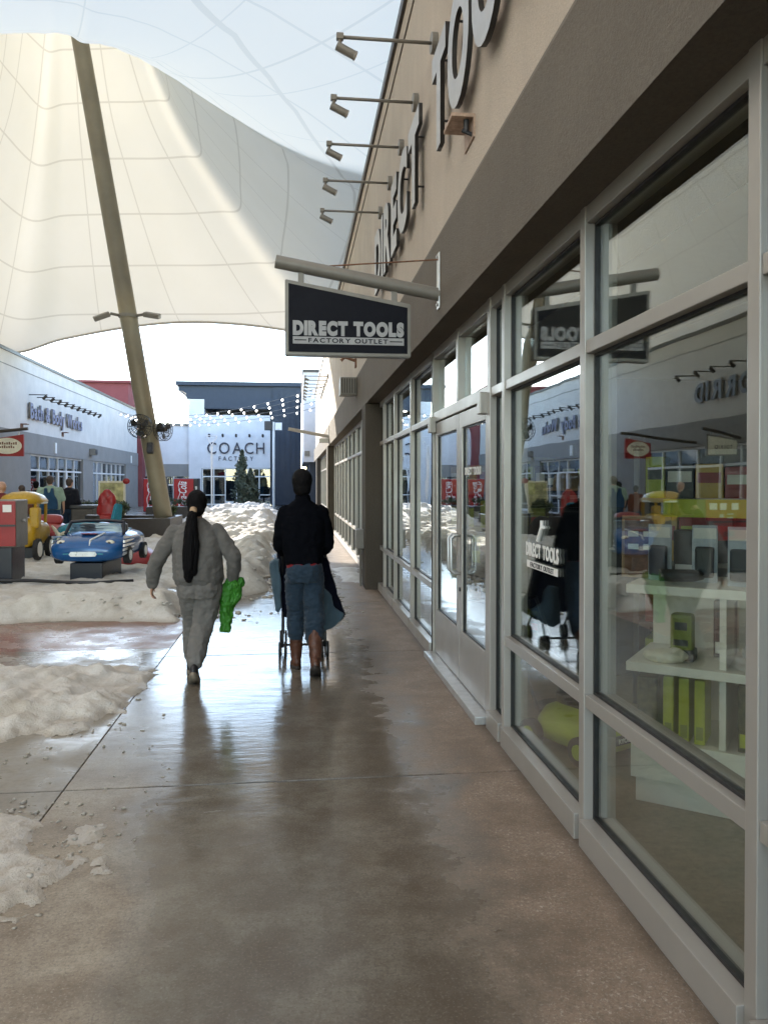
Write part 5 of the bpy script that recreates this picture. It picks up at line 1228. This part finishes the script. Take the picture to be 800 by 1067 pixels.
hb = mat('brown_hair', (.05, .03, .02), .6, 0, .3, 40); hg = mat('grey_hair', (.28, .26, .24), .6, 0, .2, 40)
bystander((-6.6, 21.8, 0), R(8), 'heavy man in denim overalls over a pale green shirt seen from behind', 1.86, C_shirt, C_over, hb, 1.25, overall_fn, sleeves=False)
bystander((-6.4, 22.9, 0), R(-25), 'person in a dark coat and jeans just right of the man in overalls', 1.80, C_dk, C_blue2, hb, 1.1, arms=.08)
bystander((-7.67, 24.0, 0), R(15), 'dark haired person in a black top left of the man in overalls', 1.72, C_dk, C_blue2, M['hair'], 1.)
bystander((-7.4, 22.0, 0), R(40), 'person with brown hair mostly hidden behind the yellow roofed ride', 1.60, cloth('rust_top', (.2, .07, .04)), C_blue2, hb, .95)
bystander((-5.92, 16.4, 0), R(-30), 'bald person in a red top at the left edge behind the token machine', 1.70, cloth('maroon_top', (.16, .03, .03)), C_blue2, hb, 1., bald=True)

# ------------------------------------------------------------------ shop display behind the glass
o = thing('display_unit', 'white laminate display shelf unit standing inside the nearest shop window', 'shelf unit', (1.72, 3.78, 0), R(-38))
def ubox(b, *a, **k): box(b, *a, **k)
UW, UD = 1.30, .55
b = BM(); box(b, 0.02, UW, .03, UD, .012, .14); box(b, 0, UW, 0, UD, .14, .34, .004); obj('plinth', b, M['whiteplastic'], o, world=False)
b = BM()
for z in (.69, 1.09): box(b, -.02, UW, -.02, UD, z, z+.045, .003)
obj('shelf', b, M['whiteplastic'], o, world=False)
b = BM()
for z0, z1 in ((.342, .688), (.737, 1.088)):
    for x in (.42, .85, 1.26): box(b, x, x+.03, .02, UD, z0, z1)
    box(b, .0, UW, UD-.03, UD-.003, z0, z1-.001)
obj('divider', b, M['whiteplastic'], o, world=False)
ang = R(-38)
def on_unit(u, v, z): return V((1.72+u*math.cos(ang)-v*math.sin(ang), 3.78+u*math.sin(ang)+v*math.cos(ang), z))
def tool_box(u, v, z, sz, m, lab, extra=None, rz=ang, name='tool_box', cat='boxed tool', grp=None):
    o = thing(name, lab, cat, tuple(on_unit(u, v, z)), rz, grp)
    b = BM(); box(b, -sz[0]/2, sz[0]/2, -sz[1]/2, sz[1]/2, 0.001, sz[2], .008); bd = obj('carton', b, m, o, world=False)
    b = BM(); box(b, -sz[0]/2+.01, sz[0]/2-.01, -sz[1]/2-.003, -sz[1]/2+.001, sz[2]*.08, sz[2]*.28); obj('label_strip', b, M['lime'] if extra is None else extra, o, world=False)
    return o
olive = mat('carton_print', (.055, .062, .022), .5, 0, .6, 30)
tool_box(.07, .16, .34, (.10, .22, .31), olive, 'dark printed carton at the left end of the bottom shelf')
for i in range(3): tool_box(.175+i*.075, .15, .34, (.052, .2, .325), M['lime'], 'slim lime boxed tool on the bottom shelf, %s from the left' % oo[i], M['lime2'], grp='slim lime boxes on the bottom shelf')
tool_box(.62, .14, .34, (.24, .2, .33), olive, 'dark carton with white star mark right of the shelf divider')
b = BM()
for k in range(5):
    a = k*2*PI/5+.3; c = on_unit(.62, .035, .53); uu = V((math.cos(ang), math.sin(ang), 0)); b_ = c+uu*.0
    tube(b, [b_+(uu*math.cos(a)+V((0, 0, 1))*math.sin(a))*.012, b_+(uu*math.cos(a)+V((0, 0, 1))*math.sin(a))*.042], [.006, .003], 5)
tag(obj('star_sticker', b, M['paper'], loc=tuple(on_unit(.62, .035, .53))), 'small white star mark stuck on the dark carton', 'sticker')
o = thing('cordless_charger', 'upright olive tool body on the middle shelf', 'power tool', tuple(on_unit(.22, .18, .735)), ang)
b = BM(); box(b, -.055, .055, -.05, .05, .001, .24, .02); obj('body', b, M['lime2'], o, world=False)
b = BM(); box(b, -.065, .065, -.06, .06, .001, .06, .012); obj('foot', b, M['dark'], o, world=False)
b = BM(); box(b, -.03, .03, -.054, -.048, .16, .20); box(b, -.035, .035, -.054, -.048, .08, .11); obj('vent', b, M['dark'], o, world=False)
o = thing('work_glove', 'crumpled cream cloth lying on the front of the middle shelf', 'cloth', tuple(on_unit(.15, .07, .735)), ang)
b = BM(); ball(b, (0, 0, .03), (.10, .06, .032), 3); ball(b, (.05, .02, .035), (.06, .045, .035), 3); b = wrinkle(remesh(b, .006, 2), .008, 22); obj('cloth_lump', b, M['cream'], o, world=False, smooth=True)
o = thing('plastic_wrap', 'clump of clear white plastic wrapping on the right middle shelf', 'wrapping', tuple(on_unit(.68, .14, .735)), ang)
b = BM(); ball(b, (0, 0, .08), (.16, .10, .08), 3); ball(b, (.08, .02, .11), (.1, .09, .09), 3); b = wrinkle(remesh(b, .007, 1), .022, 16); obj('wrap_lump', b, M['silver'], o, world=False, smooth=False)
tool_box(.70, .32, .735, (.2, .14, .26), M['lime2'], 'olive packed tool behind the plastic wrapping')
# clamshell packs on top
for i, (u, v, m2) in enumerate(((.10, .20, M['blue']), (.32, .22, M['black']), (.50, .14, M['dark']), (.64, .26, M['grey']))):
    o = thing('clamshell_pack', 'clear clamshell pack with dark tool on the unit top, %s from the left' % oo[i], 'tool pack', tuple(on_unit(u, v, 1.135)), ang+R((-8, 6, -4, 5)[i]), 'clamshell packs on the unit top')
    b = BM(); box(b, -.062, .062, .0, .012, .001, .30, .005); obj('backing_card', b, mat('pack_card', (.42, .46, .52), .4, 0, .3, 9), o, world=False)
    b = BM(); box(b, -.045, .045, -.045, -.001, .03, .19, .014); obj('tool', b, mat('navy_tool', (.015, .022, .05), .4) if i == 0 else M['dark'], o, world=False)
    b = BM(); box(b, -.055, .055, -.004, -.001, .23, .285); tube(b, [(.035, -.006, .26), (.035, -.001, .26)], .018, 12); obj('card_title', b, M['paper'], o, world=False)
o = thing('price_card', 'framed cream price card leaning at the left end of the unit top', 'card', tuple(on_unit(-.02, .30, 1.135)), ang+R(12))
b = BM(); obox(b, (0, 0, .17), (.20, .018, .34), (R(-8), 0, 0), .004); fr = obj('card_frame', b, M['kraft'], o, world=False)
b = BM(); obox(b, (0, -.011, .17), (.17, .006, .30), (R(-8), 0, 0)); obj('card_sheet', b, M['rust'], o, world=False)
b = BM()
for r_ in range(3):
    for c_ in range(2): obox(b, (-.04+c_*.08, -.017+.0*r_, .10+r_*.07), (.055, .004, .03), (R(-8), 0, 0))
obj('card_pictures', b, M['cream'], o, world=False)
o = thing('shelf_sign', 'long lime yellow sign board standing above the clamshell packs', 'sign', tuple(on_unit(.42, .44, 1.135)), ang)
b = BM(); box(b, -.35, .35, -.01, .01, .33, .43, .003); obj('board', b, M['lime'], o, world=False)
b = BM(); box(b, -.34, -.31, -.008, .012, .001, .33); box(b, .31, .34, -.008, .012, .001, .33); obj('leg', b, M['grey'], o, world=False)
for i, (u, v, z, sz, m_, lab) in enumerate(((.02, .46, 1.135, (.16, .12, .20), 'red', 'small red carton at the back left of the unit top'), (.20, .46, 1.135, (.14, .12, .26), 'dark', 'dark carton at the back of the unit top under the lime sign'), (.58, .46, 1.135, (.15, .12, .28), 'red', 'red carton at the back of the unit top right of centre'), (.76, .44, 1.135, (.16, .14, .42), 'cream', 'tall pale carton at the right end of the unit top'), (.40, .38, .735, (.1, .14, .3), 'dark', 'dark carton deep on the left middle shelf'), (1.0, .16, .34, (.22, .2, .3), 'lime2', 'olive carton on the right of the bottom shelf'), (1.0, .2, .735, (.22, .2, .28), 'lime', 'lime carton on the right of the middle shelf'), (.95, .2, 1.135, (.2, .2, .3), 'lime', 'lime carton at the far right of the unit top'))):
    tool_box(u, v, z, sz, M[m_], lab, M['paper'])
o = thing('hand_tool', 'black and grey power drill lying on the unit top in front of the packs', 'power tool', tuple(on_unit(.24, .06, 1.135)), ang+R(20))
b = BM(); tube(b, [(-.11, 0, .05), (.05, 0, .05), (.10, 0, .05)], [.032, .032, .018], 14); obj('body', b, M['dark'], o, world=False)
b = BM(); obox(b, (-.06, .05, .03), (.035, .11, .03), (0, 0, R(15)), .01); obj('grip', b, M['grey'], o, world=False)
# mower on the floor behind the second pane
o = thing('lawn_mower', 'lime yellow lawn mower on the shop floor behind the second window', 'lawn mower', (1.78, 4.55, .012), R(25))
b = BM(); loft(b, [ell_ring(0, 0, .07, .22, .28, 24, 3), ell_ring(0, 0, .16, .23, .29, 24, 3), ell_ring(0, .02, .23, .19, .24, 24, 2.6), ell_ring(0, .04, .27, .11, .14, 24, 2.3)]); dk2 = obj('deck', b, M['lime'], o, world=False, smooth=True)
b = BM(); box(b, -.11, .11, -.10, .16, .262, .36, .04); obj('motor_cover', b, M['dark'], o, world=False)
for s in (-1, 1):
    for y in (-.2, .22):
        b = BM(); tube(b, [(s*.22, y, .085), (s*.27, y, .085)], .085, 22); wl = obj('wheel', b, M['rubber'], o, world=False); b = BM(); tube(b, [(s*.268, y, .085), (s*.277, y, .085)], .045, 16); obj('hub', b, M['lime'], wl, world=False)
b = BM()
for s in (-1, 1): tube(b, [(s*.16, .25, .2), (s*.16, .62, .85)], .012, 8)
tube(b, [(-.16, .62, .85), (.16, .62, .85)], .012, 8); obj('handle', b, M['dark'], o, world=False)
b = BM(); box(b, -.075, .075, -.306, -.285, .115, .165, .003); pn = obj('name_plate', b, M['dark'], o, world=False)
ws_ = WL[pn.name]
me = glyph('RYOBI', .026, .003, .02); xs = [v.co.x for v in me.vertices]; me.transform(Matrix.Translation((-(max(xs)+min(xs))/2, 0, 0))); me.transform(Matrix.Translation((0, -.308, .127)) @ FACING['s']); obj('lettering', me, M['paper'], pn, world=False)
# racks deeper inside
def rack(x, y, rz, lab, cols, seed):
    r_ = random.Random(seed); o = thing('store_rack', lab, 'shelf rack', (x, y, .013), rz)
    b = BM()
    for s in (-.6, .6): box(b, s-.02, s+.02, -.25, .25, 0, 1.9)
    box(b, -.58, .58, .22, .25, .05, 1.9); obj('upright', b, M['dark'], o, world=False)
    b = BM()
    for z in (.12, .58, 1.04, 1.5): box(b, -.578, .578, -.25, .218, z, z+.03)
    obj('shelf', b, M['grey'], o, world=False)
    c, s = math.cos(rz), math.sin(rz); n_ = 0
    for zi, z in enumerate((.15, .61, 1.07, 1.53)):
        u = -.55
        while u < .42:
            w_ = r_.uniform(.13, .27); h_ = r_.uniform(.2, .36); col = r_.choice(cols); uc = u+w_/2
            p = thing('tool_carton', 'boxed tool on the %s shelf of the %s' % (['lowest', 'second', 'third', 'top'][zi], lab.split(' with')[0]), 'boxed tool', (x+uc*c-(-.05)*s, y+uc*s+(-.05)*c, z+.013), rz, 'boxed tools on the %s, %s shelf' % (lab.split(' with')[0], ['lowest', 'second', 'third', 'top'][zi]))
            bb = BM(); box(bb, -w_/2+.005, w_/2-.005, -.15, .15, .001, h_, .006); obj('carton', bb, M[col], p, world=False)
            bb = BM(); box(bb, -w_/2+.02, w_/2-.02, -.153, -.149, h_*.45, h_*.75); obj('label_strip', bb, M[r_.choice(['paper', 'dark', 'lime', 'red'])], p, world=False)
            u += w_
    return o
rack(3.15, 5.3, R(-35), 'black rack with lime and red cartons behind the white display unit', ['lime', 'red', 'lime2', 'dark', 'yellow'], 1)
rack(4.45, 4.7, R(-35), 'black rack with red cartons deep inside past the white display unit', ['red', 'red', 'lime', 'dark'], 2)
rack(2.6, 6.9, R(-60), 'black rack with dark cartons behind the second window', ['dark', 'black', 'lime2', 'dark'], 3)
rack(3.6, 8.6, R(-50), 'black rack with olive cartons deep behind the entrance doors', ['lime2', 'dark', 'kraft'], 4)
rack(2.5, 9.9, R(-70), 'black rack with mixed cartons behind the bays past the doors', ['dark', 'kraft', 'lime'], 5)
# cap rack with hats: silhouette behind the lettered pane
o = thing('coat_display', 'dark hanging jacket display topped by a tan hat behind the lettered window', 'display stand', (1.95, 5.35, .013))
b = BM(); tube(b, [(1.95, 5.35, .013), (1.95, 5.35, 1.62)], .02, 10); tube(b, [(1.95, 5.35, .013), (1.95, 5.35, .04)], .22, 24); obj('stand', b, M['dark'], o)
b = BM(); torso(b, [(.55, 1.95, 5.35, .21, .15), (.9, 1.95, 5.35, .21, .15), (1.2, 1.95, 5.35, .22, .14), (1.36, 1.95, 5.35, .19, .11), (1.45, 1.95, 5.35, .08, .07)]); 
for s in (-1, 1): chain(b, [(1.95+s*.19, 5.35, 1.34), (1.95+s*.25, 5.35, 1.05), (1.95+s*.24, 5.35, .78)], [.075, .068, .055])
b = wrinkle(remesh(b, .016, 3), .009, 6, (1, 1, .6)); obj('jacket', b, C_dk, o, smooth=True)
b = BM(); loft(b, [ell_ring(1.95, 5.35, 1.60, .17, .19, 28), ell_ring(1.95, 5.35, 1.615, .17, .19, 28), ell_ring(1.95, 5.35, 1.625, .10, .115, 28), ell_ring(1.95, 5.35, 1.71, .09, .105, 28), ell_ring(1.95, 5.35, 1.735, .05, .06, 28)]); obj('hat', b, M['kraft'], o, smooth=True)
